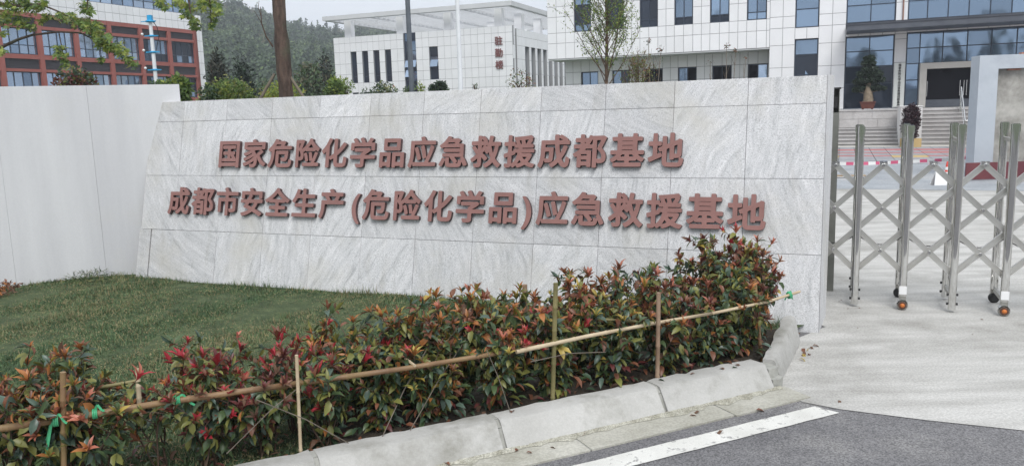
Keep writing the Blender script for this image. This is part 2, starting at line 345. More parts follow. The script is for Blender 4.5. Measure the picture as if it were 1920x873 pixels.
LF = {  # leaf colours
 'dark': leaf_mat('leaf_dark_green', (.044, .078, .042), .36), 'mid': leaf_mat('leaf_mid_green', (.080, .125, .052), .38),
 'blue': leaf_mat('leaf_blue_green', (.085, .130, .098), .33), 'olive': leaf_mat('leaf_olive', (.20, .205, .055), .42),
 'yellow': leaf_mat('leaf_yellow', (.40, .30, .07), .45), 'orange': leaf_mat('leaf_orange', (.42, .17, .055), .42),
 'salmon': leaf_mat('leaf_salmon', (.45, .16, .105), .42), 'crimson': leaf_mat('leaf_crimson', (.40, .035, .05), .4),
 'bronze': leaf_mat('leaf_bronze', (.20, .082, .045), .42), 'maroon': leaf_mat('leaf_maroon', (.135, .038, .036), .4),
 'dead': leaf_mat('leaf_dead', (.15, .085, .055), .8), 
 'lime': leaf_mat('leaf_lime', (.30, .36, .075), .5, .4), 'fresh': leaf_mat('leaf_fresh', (.15, .23, .06), .5, .4),
 'tree': leaf_mat('leaf_tree', (.06, .105, .035), .5, .3), 'conifer': leaf_mat('leaf_conifer', (.016, .028, .016), .6, .1),
 'conifer2': leaf_mat('leaf_conifer_brown', (.032, .034, .02), .6, .1), 'purple': leaf_mat('leaf_purple', (.035, .012, .016), .5, .15),
 'h1': leaf_mat('hill_dark', (.05, .082, .045), .7, .1), 'h2': leaf_mat('hill_mid', (.08, .125, .06), .7, .2), 'h3': leaf_mat('hill_light', (.135, .19, .08), .7, .25),
 'h4': leaf_mat('hill_olive', (.12, .115, .06), .7, .15)}

# ------------------------------------------------------------------ the setting: ground sheets
def sheet(name, poly, z, mat, kind='structure', parent=None):
    b = MB(); b.add([(p[0], p[1], z) for p in poly], [tuple(range(len(poly)))])
    o = b.build(name, mat); o['kind'] = kind; return o
b = MB(); S = 900
b.add([(-S, -150, -.03), (S, -150, -.03), (S, S, -.03), (-S, S, -.03)], [(0, 1, 2, 3)])
b.build('ground', M['earth'])['kind'] = 'structure'
TK = Vector((.9045, .4265, 0)).normalized(); NK = Vector((TK.y, -TK.x, 0))     # along the kerb, towards the road
KT = Vector((-.105, 4.017, 0)); KB = Vector((-.062, 3.985, 0))
def kl(s, off, z=0.): p = KT + TK*s + NK*off; return Vector((p.x, p.y, z))
road = sheet('road', [(-30, -20), (40, -20), (40, 9), (-30, 9)], -.004, M['asphalt'])
# forecourt: its edge with the asphalt runs from the gutter end to the right
E0 = gp(1506, 753); E1 = gp(1574, 766); E2 = gp(1740, 787); E3 = gp(1920, 806)
C0 = kl(1.93, -.02); C1 = gp(1488, 592, .2); C1.z = 0                          # the kerb turns the corner and runs to the wall
tr = (C1-C0).normalized(); nr = Vector((tr.y, -tr.x, 0))
fore = [E0, E1, E2, E3, E3 + (E3-E2)*3 + Vector((0, .15, 0)), Vector((14, -1, 0)), Vector((34, -9, 0)), U*34 + M_*24, U*-16 + M_*24, Vector((-1.0, 14, 0)), Vector((2.2, 7.0, 0)), gp(1548, 612), C1 - nr*.03, C0 - nr*.0, kl(1.9, .04)]
sheet('inner_road', [U*-16 + M_*17.6, U*34 + M_*16.4, U*34 + M_*24.0, U*-16 + M_*24.0], .004, M['inner_asphalt'])
sheet('forecourt', fore, .0, M['concrete'])
# ------------------------------------------------------------------ kerb and gutter
kerb = thing('kerb', None, None, kl(0, 0), kind='structure')
def kerb_stone(p0, p1, nrm, zt=(.146, .146), face=.095, top=.13, seed=0):
    b = MB(); rnd = random.Random(seed); ns = 14; prof = []
    for i in range(ns+1):
        f = i/ns; p = p0.lerp(p1, f); h = zt[0]+(zt[1]-zt[0])*f
        j = lambda a: rnd.uniform(-a, a)*.8
        row = [p + nrm*(face + j(.003)) + Vector((0, 0, -.05)), p + nrm*(face+j(.003)) + Vector((0, 0, .012)), p + nrm*(.016 + j(.003)) + Vector((0, 0, h-.022+j(.002))),
               p + nrm*(.006 + j(.003)) + Vector((0, 0, h-.005+j(.002))), p + nrm*(-.018+j(.003)) + Vector((0, 0, h+j(.002))), p + nrm*(-top+j(.012)) + Vector((0, 0, h-.006+j(.005))), p + nrm*(-top) + Vector((0, 0, -.05))]
        prof.append(row)
    k = len(prof[0]); vs = [q for r in prof for q in r]; fs = []
    for i in range(ns):
        for q in range(k-1): fs.append((i*k+q, (i+1)*k+q, (i+1)*k+q+1, i*k+q+1))
    b.add(vs, fs, 0, True); b.add(prof[0], [tuple(range(k))]); b.add(prof[-1], [tuple(range(k-1, -1, -1))]); me = b.mesh('kerb_stone', M['kerb'], inv=mat4(kerb).inverted())
    me.set_sharp_from_angle(angle=R(28)); return link('kerb_stone', me, kerb)
cuts = [-3.9, -2.9, -1.9, -.96, .0, 1.03, 1.86]
for i in range(len(cuts)-1):
    kerb_stone(kl(cuts[i]+.012, 0), kl(cuts[i+1]-.012, 0), NK, seed=i)
kerb_stone(C0 + tr*.03, C1, nr, (.146, .20), .055, .065, 11)
jb = MB()
for s in cuts[:-1]:
    for (o0, z0), (o1, z1) in zip([(.086, -.04), (.012, .104), (-.03, .134)], [(.012, .104), (-.03, .134), (-.12, .131)]):
        jb.bar(kl(s, o0, z0), kl(s, o1, z1), .03, .014)
jb.prism([kl(1.855, .070), kl(1.90, .078), kl(1.955, .05), kl(1.95, -.10), kl(1.855, -.10)], -.04, .06); jb.prism([kl(1.855, .03), kl(1.90, .036), kl(1.945, .02), kl(1.95, -.10), kl(1.855, -.10)], .06, .118)
jb.build('mortar_joint', M['mortar'], kerb, world=True)
gut = thing('gutter', None, None, kl(0, .3), kind='structure')
gc = [-3.6, -2.6, -1.6, -.62, .40, 1.36, 1.95]
for i in range(len(gc)-1):
    a, c = gc[i]+.006, gc[i+1]-.006; b = MB()
    b.prism([kl(a, .072), kl(a, .29 + .008*((i*7) % 3-1)), kl(c, .29), kl(c, .072)], -.05, .006); b.build('gutter_slab', M['gutter'], gut, world=True)
b = MB(); b.prism([kl(-3.6, .073), kl(-3.6, .285), kl(1.95, .28), kl(1.95, .073)], -.05, .002); b.build('bedding', M['mortar'], gut, world=True)
gr = MB(); rr_ = random.Random(4); ns_ = 90                # grit and moss washed against the kerb foot
tp_ = [kl(-3.4+5.3*i/ns_, .085) for i in range(ns_+1)]; bt_ = [kl(-3.4+5.3*i/ns_, .108 + rr_.random()**3*.05 + .008*math.sin(i*.7)) for i in range(ns_+1)]
gr.add([p + Vector((0, 0, .022)) for p in tp_] + [p + Vector((0, 0, .008)) for p in bt_], [(i, ns_+1+i, ns_+2+i, i+1) for i in range(ns_)])
tag(gr.build('grit', M['grit']), 'dark grit and moss gathered along the kerb foot', 'dirt', kind='stuff')
lo0, lo1 = gp(1527, 761), gp(1574, 773); dl = (gp(1527, 761)-gp(1100, 866)).normalized()
b = MB(); q0 = lo0 - dl*5; q1 = lo1 - dl*5
n_ = 40; tops = [q0.lerp(lo0, i/n_) for i in range(n_+1)]; bots = [q1.lerp(lo1, i/n_) for i in range(n_+1)]
wob = [Vector((0, random.uniform(-.004, .004), .0)) for _ in tops]
b.add([p + w + Vector((0, 0, .001)) for p, w in zip(tops, wob)] + [p + w + Vector((0, 0, .001)) for p, w in zip(bots, wob[::-1])], [(i, n_+1+i, n_+2+i, i+1) for i in range(n_)])
b.build('road_line', M['line'])['kind'] = 'structure'

# ------------------------------------------------------------------ sign wall
O_ = Vector((-3.58833, 8.848455, CAMZ-.025193))
VD = N_*math.sin(BAT) - Vector((0, 0, math.cos(BAT)))          # down the battered face
FN = U.cross(-VD)                                               # out of the face
WB = O_ + U*3 + VD*1.79; WB.z = 0
sign = thing('sign_wall', 'long low battered wall of pale granite slabs carrying two rows of red-brown Chinese characters', 'wall', WB, YAW)
SI = mat4(sign).inverted()
RW = Matrix(((U.x, -VD.x, FN.x), (U.y, -VD.y, FN.y), (U.z, -VD.z, FN.z))).to_4x4()
def wl(u, v, d=0.): return O_ + U*u + VD*v + FN*d
def wall_frame(u, v, d=0.): return SI @ (Matrix.Translation(wl(u, v, d)) @ RW)
slab_cache = {}
def slab(u0, u1, v0, v1, d=0., th=.022):
    g = .0026; w, h = u1-u0-g, v1-v0-g; k = (round(w, 3), round(h, 3))
    if k not in slab_cache:
        b = MB(); b.box((-w/2, -h/2, -th), (w/2, h/2, 0)); me = b.mesh('stone_panel', M['granite']); bevel_mesh(me, .0018, 1); slab_cache[k] = me
    link('stone_panel', slab_cache[k], sign, wall_frame((u0+u1)/2, (v0+v1)/2, d + random.uniform(-.0012, .0012)))
us = [-.48] + [.6*i for i in range(12)]
us[-1] = 6.6
vs_ = [-.228, 0, .6, 1.2, 1.86]
for j in range(4):
    for i in range(len(us)-1):
        if j == 3 and i == 0:
            slab(-.50, -.335, 1.2, 1.86); slab(-.325, 0, 1.2, 1.86, -.004)
        else: slab(us[i], us[i+1], vs_[j], vs_[j+1])
core = MB()
prof = [wl(0, -.228, -.026), wl(0, 1.86, -.026)]
tb = prof[0] + M_*.30; bb = prof[1] + M_*.62
quad = [prof[0], prof[1], Vector((bb.x, bb.y, prof[1].z)), Vector((tb.x, tb.y, prof[0].z))]
a_, c_ = U*(-.475), U*6.595
vs = [p + a_ for p in quad] + [p + c_ for p in quad]
core.add(vs, [(0, 1, 2, 3), (7, 6, 5, 4), (0, 4, 5, 1), (1, 5, 6, 2), (2, 6, 7, 3), (3, 7, 4, 0)])
core.build('wall_core', M['granite_core'], sign, world=True)
# top coping and the end slab
cop = MB(); p0 = wl(-.48, -.2255, -.03); p1 = wl(6.6, -.2255, -.03)
cop.add([p0, p1, p1+M_*.34, p0+M_*.34, p0+Vector((0, 0, .004)), p1+Vector((0, 0, .004)), p1+M_*.34+Vector((0, 0, .004)), p0+M_*.34+Vector((0, 0, .004))],
        [(0, 3, 2, 1), (4, 5, 6, 7), (0, 1, 5, 4), (1, 2, 6, 5), (2, 3, 7, 6), (3, 0, 4, 7)])
me = cop.build('coping', M['granite'], sign, world=True)
end = MB()
f0, f1 = wl(6.602, -.2305, -.002), wl(6.602, 1.86, -.002)
e = []
for p, dpt, ou in ((f0, .30, .048), (f1, .55, .040)):
    e += [p, p + M_*dpt + U*ou, p + M_*dpt - U*.05, p + M_*.06 - U*.02]
end.add(e, [(0, 1, 2, 3), (7, 6, 5, 4), (0, 4, 5, 1), (1, 5, 6, 2), (2, 6, 7, 3), (3, 7, 4, 0)])
end.build('end_slab', M['granite'], sign, world=True)

# ------------------------------------------------------------------ bold Chinese lettering, thickened from plain glyph outlines
glyphs = {}
def glyph_loops(ch, off):
    cu = bpy.data.curves.new('glyph', 'FONT'); cu.body = ch; cu.resolution_u = 4
    ob = bpy.data.objects.new('glyph', cu); COL.objects.link(ob); bpy.context.view_layer.update()
    me = bpy.data.meshes.new_from_object(ob.evaluated_get(bpy.context.evaluated_depsgraph_get()))
    co = np.array([v.co[:2] for v in me.vertices]); cnt = {}
    for p in me.polygons:
        vv = list(p.vertices)
        for a, c in zip(vv, vv[1:]+vv[:1]): cnt[(min(a, c), max(a, c))] = cnt.get((min(a, c), max(a, c)), 0)+1
    ed = np.array([k for k, n in cnt.items() if n == 1])
    bpy.data.objects.remove(ob); bpy.data.curves.remove(cu); bpy.data.meshes.remove(me)
    A, B = co[ed[:, 0]], co[ed[:, 1]]
    lo = co.min(0)-.06; hi = co.max(0)+.06; st = .0095
    nx, ny = int((hi[0]-lo[0])/st)+1, int((hi[1]-lo[1])/st)+1
    gx, gy = np.meshgrid(lo[0]+st*np.arange(nx), lo[1]+st*np.arange(ny), indexing='ij'); P = np.stack([gx.ravel(), gy.ravel()], 1)
    d2 = np.full(len(P), 9.); ins = np.zeros(len(P), bool)
    for a, c in zip(A, B):
        ab = c-a; t = np.clip(((P-a)@ab)/max(ab@ab, 1e-12), 0, 1); q = P-a-t[:, None]*ab; d2 = np.minimum(d2, (q*q).sum(1))
        cr_ = (a[1] > P[:, 1]) != (c[1] > P[:, 1])
        if abs(c[1]-a[1]) > 1e-12: ins ^= cr_ & (P[:, 0] < (c[0]-a[0])*(P[:, 1]-a[1])/(c[1]-a[1])+a[0])
    F = (np.sqrt(d2)*np.where(ins, -1, 1) - off).reshape(nx, ny)
    nxt = {}; pts = {}
    def ept(i, j, k):                                     # k 0: edge along x, 1: along y
        key = (i, j, k)
        if key not in pts:
            f0 = F[i, j]; f1 = F[i+1, j] if k == 0 else F[i, j+1]; t = f0/(f0-f1)
            pts[key] = (lo[0]+st*(i+(t if k == 0 else 0)), lo[1]+st*(j+(t if k == 1 else 0)))
        return key
    I = F < 0; act = np.argwhere((I[:-1, :-1] | I[1:, :-1] | I[:-1, 1:] | I[1:, 1:]) & ~(I[:-1, :-1] & I[1:, :-1] & I[:-1, 1:] & I[1:, 1:]))
    for i, j in act:
        i, j = int(i), int(j); c = [I[i, j], I[i+1, j], I[i+1, j+1], I[i, j+1]]     # counter-clockwise corners
        E = [(i, j, 0), (i+1, j, 1), (i, j+1, 0), (i, j, 1)]
        ent = [k for k in range(4) if not c[k] and c[(k+1) % 4]]; ext = [k for k in range(4) if c[k] and not c[(k+1) % 4]]
        for x in ext:                                     # inside on the left of the segment
            n = min(ent, key=lambda k: (x-k) % 4) if len(ent) > 1 else ent[0]
            nxt[ept(*E[x])] = ept(*E[n])
    loops = []; left = set(nxt)
    while left:
        s = k = next(iter(left)); lp = []
        while k in left: left.discard(k); lp.append(pts[k]); k = nxt[k]
        if len(lp) > 8: loops.append(simplify(lp, .0028))
    return loops, lo+.06, hi-.06
def simplify(lp, tol):
    P = np.array(lp); a = 0; c = int(np.argmax(((P-P[0])**2).sum(1)))
    def dp(i, j):
        if j <= i+1: return [i]
        p, q = P[i], P[j % len(P)]; d = q-p; n = math.hypot(*d) or 1; seg = P[i+1:j]
        h = np.abs((seg[:, 0]-p[0])*d[1]-(seg[:, 1]-p[1])*d[0])/n; k = int(np.argmax(h))
        return [i] if h[k] < tol else dp(i, i+1+k)+dp(i+1+k, j)
    return [tuple(P[i]) for i in dp(a, c)+dp(c, len(P))]
def glyph_mesh(ch, size, depth, mats, off=.027, bev=.0):
    key = (ch, size, depth, off)
    if key in glyphs: return glyphs[key]
    lk = ('loops', ch, off)
    if lk not in glyphs: glyphs[lk] = glyph_loops(ch, off)
    loops, lo, hi = glyphs[lk]
    cx = (lo[0]+hi[0])/2 if ch in '()' else .5; cy = .36
    cu = bpy.data.curves.new('letter', 'CURVE'); cu.dimensions = '2D'; cu.fill_mode = 'BOTH'; cu.extrude = depth/2
    for lp in loops:
        sp_ = cu.splines.new('POLY'); sp_.points.add(len(lp)-1); sp_.use_cyclic_u = True
        for q, (x, y) in zip(sp_.points, lp): q.co = ((x-cx)*size, (y-cy)*size, 0, 1)
    ob = bpy.data.objects.new('letter', cu); COL.objects.link(ob); bpy.context.view_layer.update()
    me = bpy.data.meshes.new_from_object(ob.evaluated_get(bpy.context.evaluated_depsgraph_get()))
    bpy.data.objects.remove(ob); bpy.data.curves.remove(cu)
    me.name = 'letter'; me.materials.clear()
    for mm in mats: me.materials.append(mm)
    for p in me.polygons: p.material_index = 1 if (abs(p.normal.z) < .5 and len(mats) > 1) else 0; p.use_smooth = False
    glyphs[key] = me; return me
LS, LD = .305, .036
def letter(ch, u, v):
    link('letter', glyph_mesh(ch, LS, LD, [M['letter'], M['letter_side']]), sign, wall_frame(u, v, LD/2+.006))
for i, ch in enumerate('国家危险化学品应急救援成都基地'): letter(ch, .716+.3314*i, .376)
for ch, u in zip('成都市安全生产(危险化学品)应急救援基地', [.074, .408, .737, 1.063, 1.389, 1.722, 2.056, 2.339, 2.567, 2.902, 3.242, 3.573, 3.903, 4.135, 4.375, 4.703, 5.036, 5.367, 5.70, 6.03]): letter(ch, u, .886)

# ------------------------------------------------------------------ white boundary wall on the left
WLd = Vector((.9147, .4041, 0)); W1 = Vector((-3.70, 9.10, 0)); W0 = W1 - WLd*9; WLn = Vector((WLd.y, -WLd.x, 0))
bw = thing('boundary_wall', 'plain white painted rendered wall running off behind the lawn to the left', 'wall', (W0+W1)/2)
for a, c in ((0., 2.35), (2.3515, 4.9), (4.9015, 7.2), (7.2012, 8.07), (8.0715, 9.)):
    b = MB(); b.prism([W0 + WLd*a, W0 + WLd*c, W0 + WLd*c - WLn*.25, W0 + WLd*a - WLn*.25], -.1, 2.165 + .0)
    b.build('rendered_bay', M['white_paint'], bw, world=True, bevel=.0012)

# ------------------------------------------------------------------ folding stainless gate
G0 = Vector((2.955, 6.70, 0))
gate = thing('folding_gate', 'stainless steel folding driveway gate with crossed bars and small wheels', 'gate', G0, YAW)
GS, GD = .372, .466
def oval_tube(b, x, y, z0, z1, w, d, n=16, mi=0):
    ring = []
    for k in range(n):
        a = 2*math.pi*k/n; ca, sa = math.cos(a), math.sin(a)
        ring.append((math.copysign(abs(ca)**.78, ca)*w/2, math.copysign(abs(sa)**.78, sa)*d/2))
    b.add([(x+p, y+q, z0) for p, q in ring] + [(x+p, y+q, z1) for p, q in ring], [(k, (k+1) % n, n+(k+1) % n, n+k) for k in range(n)], mi, True)
    b.add([(x+p, y+q, z0) for p, q in ring], [tuple(range(n-1, -1, -1))], mi); b.add([(x+p, y+q, z1) for p, q in ring], [tuple(range(n))], mi)
for row, y in (('front', 0.), ('back', GD)):
    for i in range(-1, 6):
        x = GS*i; wheel = i % 2 == 1
        b = MB(); oval_tube(b, 0, 0, .022 if not wheel else .115, 1.50, .062, .048)
        post = b.build('post', M['steel'], gate); post.location = (x, y, 0)
        b = MB(); oval_tube(b, 0, 0, 1.485, 1.545, .071, .057); oval_tube(b, 0, 0, 1.545, 1.551, .058, .045)
        b.build('cap', M['steel'], post)
        if wheel:
            sgn = -1 if row == 'front' else 1
            b = MB(); b.box((-.026, -.022, .075), (.026, .022, .118)); b.box((-.020, -.018, .035), (.020, .018, .08)); b.build('bracket', M['steel_dull'], post)
            if row == 'front':
                b = MB(); b.box((-.029, -.030, .135), (.029, -.0255, .205)); b.build('plate', M['white_plate'], post, bevel=.006)
            b = MB(); b.lathe((0, -.038, .042), [(.034, 0), (.043, .006), (.043, .036), (.034, .042)], 20, axis=(0, 1, 0)); w = b.build('wheel', M['black'] if row == 'back' else M['steel_dull'], post)
            if row == 'front':
                b = MB(); b.lathe((0, -.054, .042), [(.008, 0), (.014, .004), (.019, .010), (.021, .018)], 16, axis=(0, 1, 0)); b.build('hub', M['orange'], post)
                b = MB(); b.lathe((0, -.0445, .042), [(.030, 0), (.033, .003), (.033, .008)], 16, axis=(0, 1, 0)); b.build('hub_cap', M['hub_brown'], post)
                b = MB()                                            # chromed mudguard over the upper half
                pr = [(math.cos(a)*.049, math.sin(a)*.049) for a in np.linspace(.25, math.pi-.25, 10)]
                b.add([(p, -.05, .042+q) for p, q in pr]+[(p, .008, .042+q) for p, q in pr], [(k, k+1, 11+k, 10+k) for k in range(9)], 0, True)
                b.build('mudguard', M['steel'], post)
        else:
            b = MB()
            for zz in (.072, .15):
                for sx in (-1, 1): b.lathe((sx*.031, 0, zz), [(.011, 0), (.011, .012)], 8, axis=(sx, 0, 0))
            b.build('bolt', M['black'], post)['kind'] = 'stuff'
    # foot rails between front and back are drawn once
for i in range(-1, 6):
    b = MB(); b.box((GS*i-.012, .03, .10), (GS*i+.012, GD-.03, .135)); b.build('foot_rail', M['steel_dull'], gate)
    b = MB(); b.box((GS*i-.012, .03, 1.40), (GS*i+.012, GD-.03, 1.43)); b.build('top_rail', M['steel_dull'], gate)
def lattice_bar(i, rising):
    # a bar climbs 0.91 m over two and a half bays
    if rising: a, c, y = Vector((GS*i, .075, .31)), Vector((GS*(i+2.5), .075, 1.22)), .0
    else: a, c, y = Vector((GS*(i-.5), .045, 1.22)), Vector((GS*(i+2), .045, .31)), .0
    d = (c-a).normalized(); n = Vector((-d.z, 0, d.x)); b = MB()
    e0 = a - d*.02; e1 = c + d*.02
    b.bar(e0, e1, .046, .014, up=Vector((0, 1, 0)))
    for s in (-1, 1): b.bar(e0 + n*s*.0195 + Vector((0, -.012, 0)), e1 + n*s*.0195 + Vector((0, -.012, 0)), .007, .013, up=Vector((0, 1, 0)))
    b.build('cross_bar', M['steel_bar'], gate)
for i in range(-3, 6):
    if i <= 3: lattice_bar(i, True)
    lattice_bar(i, False)
b = MB(); b.lathe((0, .012, 0), [(.012, 0), (.016, .004), (.016, .085), (.012, .09)], 10, axis=(0, 1, 0)); pm1 = b.mesh('pivot', M['steel'])
b = MB(); b.box((-.03, .03, -.004), (.03, .085, .032)); pm2 = b.mesh('bar_head', M['steel'])
for i in range(-2, 5):
    for z in (1.22, .855, .492): link('pivot', pm1, gate, Matrix.Translation((GS*(i+.5), 0, z)))
    for z in (1.04, .674, .31): link('pivot', pm1, gate, Matrix.Translation((GS*i, .008, z)) @ Matrix.Scale(.8, 4))
    link('bar_head', pm2, gate, Matrix.Translation((GS*(i+.5), 0, 1.22)))
cb = MB()
for i in range(-1, 5): cb.tube([(GS*(i+f), .11, .62 - .35*f*(1-f) + .0*f) for f in np.linspace(0, 1, 9)], .0045, 6)
cb.build('cable', M['black'], gate)
# channel that receives the gate behind the wall's end
gpst = thing('gate_post', 'tall dull green-grey steel channel post at the sign wall end', 'post', (2.985, 7.33, 0), YAW)
b = MB(); b.box((-.04, -.05, 0), (-.034, .05, 1.87)); b.box((.034, -.05, 0), (.04, .05, 1.87)); b.box((-.034, .044, 0), (.034, .05, 1.87)); b.box((-.034, -.05, 0), (.034, -.044, 1.66)); b.build('channel', M['guide'], gpst)
b = MB(); b.box((-.028, -.035, 1.70), (.028, .03, 1.80)); b.box((-.05, -.06, 1.87), (.05, .06, 1.885)); b.build('catch', M['black'], gpst)

# ------------------------------------------------------------------ leaves
def leaf_geo(P, D, NN, L, W, mi, mats, name, fold=.25, curl=.18):
    """many folded leaves in one mesh: base P, direction D, normal NN"""
    D = D/np.linalg.norm(D, axis=1, keepdims=True); S_ = np.cross(D, NN); S_ /= np.maximum(np.linalg.norm(S_, axis=1, keepdims=True), 1e-6); Nn = np.cross(S_, D)
    L = L[:, None]; W = W[:, None]; n = len(P)
    def pt(a, s, h): return P + D*L*a + S_*W*s + Nn*(W*h)
    c = -curl*1.2
    V = np.stack([pt(0, 0, 0), pt(.32, .45, fold), pt(.70, .40, fold+c), pt(1., 0, c*3.2), pt(.70, -.40, fold+c), pt(.32, -.45, fold), pt(.34, 0, 0), pt(.70, 0, c)], 1).reshape(-1, 3)
    b = np.arange(n)[:, None]*8
    q = np.concatenate([b+np.array([[0, 6, 1, 1]]), b+np.array([[1, 6, 7, 2]]), b+np.array([[2, 7, 3, 3]]), b+np.array([[0, 5, 6, 6]]), b+np.array([[5, 4, 7, 6]]), b+np.array([[4, 3, 7, 7]])], 0)
    # triangles are written as triangles
    tri = np.concatenate([b+np.array([[0, 6, 1]]), b+np.array([[1, 6, 7]]), b+np.array([[1, 7, 2]]), b+np.array([[2, 7, 3]]), b+np.array([[0, 5, 6]]), b+np.array([[5, 7, 6]]), b+np.array([[5, 4, 7]]), b+np.array([[4, 3, 7]])], 0)
    return add_mesh_np(name, V, tri, np.tile(np.asarray(mi), 8), mats, True)
def card_geo(P, D, NN, L, W, mi, mats, name):
    """light leaves for distant crowns: a folded diamond each"""
    D = D/np.linalg.norm(D, axis=1, keepdims=True); S_ = np.cross(D, NN); S_ /= np.maximum(np.linalg.norm(S_, axis=1, keepdims=True), 1e-6)
    L = L[:, None]; W = W[:, None]; n = len(P); Nn = np.cross(S_, D)
    V = np.stack([P, P+D*L*.5+S_*W*.5+Nn*W*.15, P+D*L, P+D*L*.5-S_*W*.5+Nn*W*.15], 1).reshape(-1, 3); b = np.arange(n)[:, None]*4
    tri = np.concatenate([b+np.array([[0, 1, 2]]), b+np.array([[0, 2, 3]])], 0)
    return add_mesh_np(name, V, tri, np.tile(np.asarray(mi), 2), mats)
def rvec(n): v = rng.normal(size=(n, 3)); return v/np.linalg.norm(v, axis=1, keepdims=True)

# ------------------------------------------------------------------ lawn
BK = .145                                                  # inner edge of the kerb
lawn_poly = [kl(-5., -BK), kl(-2., -BK), kl(0, -BK), kl(1.86, -BK), C1 - nr*.1, wl(6.5, 1.78), wl(0, 1.80), W1 - WLd*.3, W1 - WLd*3, W0 + WLd*1.0]
def lawn_z(x, y):
    return .055 + .012*math.sin(x*2.1+y*1.3) + .008*math.sin(x*5.3-y*4.1)
bm = bmesh.new(); vs = [bm.verts.new((p.x, p.y, .055)) for p in lawn_poly]; f = bm.faces.new(vs)
if f.normal.z < 0: f.normal_flip()
bmesh.ops.triangulate(bm, faces=bm.faces[:]); 
for _ in range(5): bmesh.ops.subdivide_edges(bm, edges=[e for e in bm.edges if e.calc_length() > .3], cuts=1)
for v in bm.verts: v.co.z = lawn_z(v.co.x, v.co.y)
me = bpy.data.meshes.new('lawn'); bm.to_mesh(me); bm.free(); me.materials.append(M['turf']); link('lawn', me)['kind'] = 'structure'
b = MB(); b.add([kl(-.75, -BK+.01, .10), kl(1.9, -BK+.01, .10), C1 - nr*.05 + Vector((0, 0, .10)), kl(2.0, -BK-.8, .085), kl(-.9, -BK-.42, .07)], [(0, 1, 2, 3, 4)]); b.build('planting_bed', M['soil'])['kind'] = 'structure'
# grass blades
GM = [leaf_mat('grass_dark', (.062, .118, .05), .6, .3), leaf_mat('grass_mid', (.112, .182, .08), .6, .3), leaf_mat('grass_olive', (.18, .215, .095), .65, .3), leaf_mat('grass_dry', (.30, .245, .13), .8, .25)]
n = 520000; X = rng.uniform(-7.0, 2.4, n); Y = rng.uniform(2.6, 9.6, n)
ok = (X*0 == 0)
def side_of(px, py, p, nrm): return (px-p.x)*nrm.x + (py-p.y)*nrm.y
ok &= side_of(X, Y, W1, WLn) > .01
B0 = wl(0, 1.80)
ok &= (side_of(X, Y, B0, N_) > .01)
kd = -side_of(X, Y, KT, NK)
ok &= (side_of(X, Y, C0, nr) < -.06)
sk = (X-KT.x)*TK.x + (Y-KT.y)*TK.y
ok &= (kd > BK+.40) | ((kd > BK+.03) & (rng.random(n) < np.where(sk < -.8, .9, .25)))
ok &= (np.abs(X)/Y < .74) & (X < 2.1)
X, Y, kd = X[ok], Y[ok], kd[ok]; n = len(X)
def fbm(x, y, s, seed):
    r = np.random.default_rng(seed); o = np.zeros_like(x)
    for k in range(10):
        a = r.uniform(0, 6.28); f_ = s*r.uniform(.5, 2.4); o += np.sin((x*math.cos(a)+y*math.sin(a))*f_+r.uniform(0, 6.28))
    return o/10**.5
pat = fbm(X, Y, 2.2, 3)+.6*fbm(X, Y, 9, 4)
tall = fbm(X, Y, 5, 8)
edge = (side_of(X, Y, B0, N_) < .07) | (side_of(X, Y, W1, WLn) < .08)
Ln = rng.uniform(.013, .036, n)*(1+.45*np.clip(tall, -.6, 1.5)); tuft = fbm(X, Y, 26, 21) > 1.35; Ln[tuft] *= rng.uniform(1.2, 2.0, tuft.sum())
Ln[edge] *= rng.uniform(1., 2.6, edge.sum())
Z = .055 + .012*np.sin(X*2.1+Y*1.3) + .008*np.sin(X*5.3-Y*4.1) - .004
a = rng.uniform(0, 6.283, n); ln_ = rng.uniform(.25, 1.3, n)
Dv = np.stack([np.cos(a)*ln_, np.sin(a)*ln_, np.ones(n)], 1); Dv /= np.linalg.norm(Dv, axis=1, keepdims=True)
Sv = np.stack([-np.sin(a), np.cos(a), np.zeros(n)], 1); Wd = rng.uniform(.0022, .0048, n)[:, None]
P0 = np.stack([X, Y, Z], 1)
u_ = rng.random(n)
lay_ = rng.random(n) < .05; Dv[lay_, 2] *= .15; u_[lay_] = .99; Ln[lay_] *= 1.7        # dry clippings lying flat
mi = np.where(u_ < .42-.17*pat, 0, np.where(u_ < .70-.17*pat, 1, np.where(u_ < .87-.10*pat, 2, 3)))
P0[lay_, 2] += .016
V = np.stack([P0-Sv*Wd, P0+Sv*Wd, P0+Dv*Ln[:, None]], 1).reshape(-1, 3)
me = add_mesh_np('grass', V, np.arange(3*n).reshape(-1, 3), mi, GM)
tag(link('grass', me), 'short patchy grass blades of the lawn', 'grass', kind='stuff')

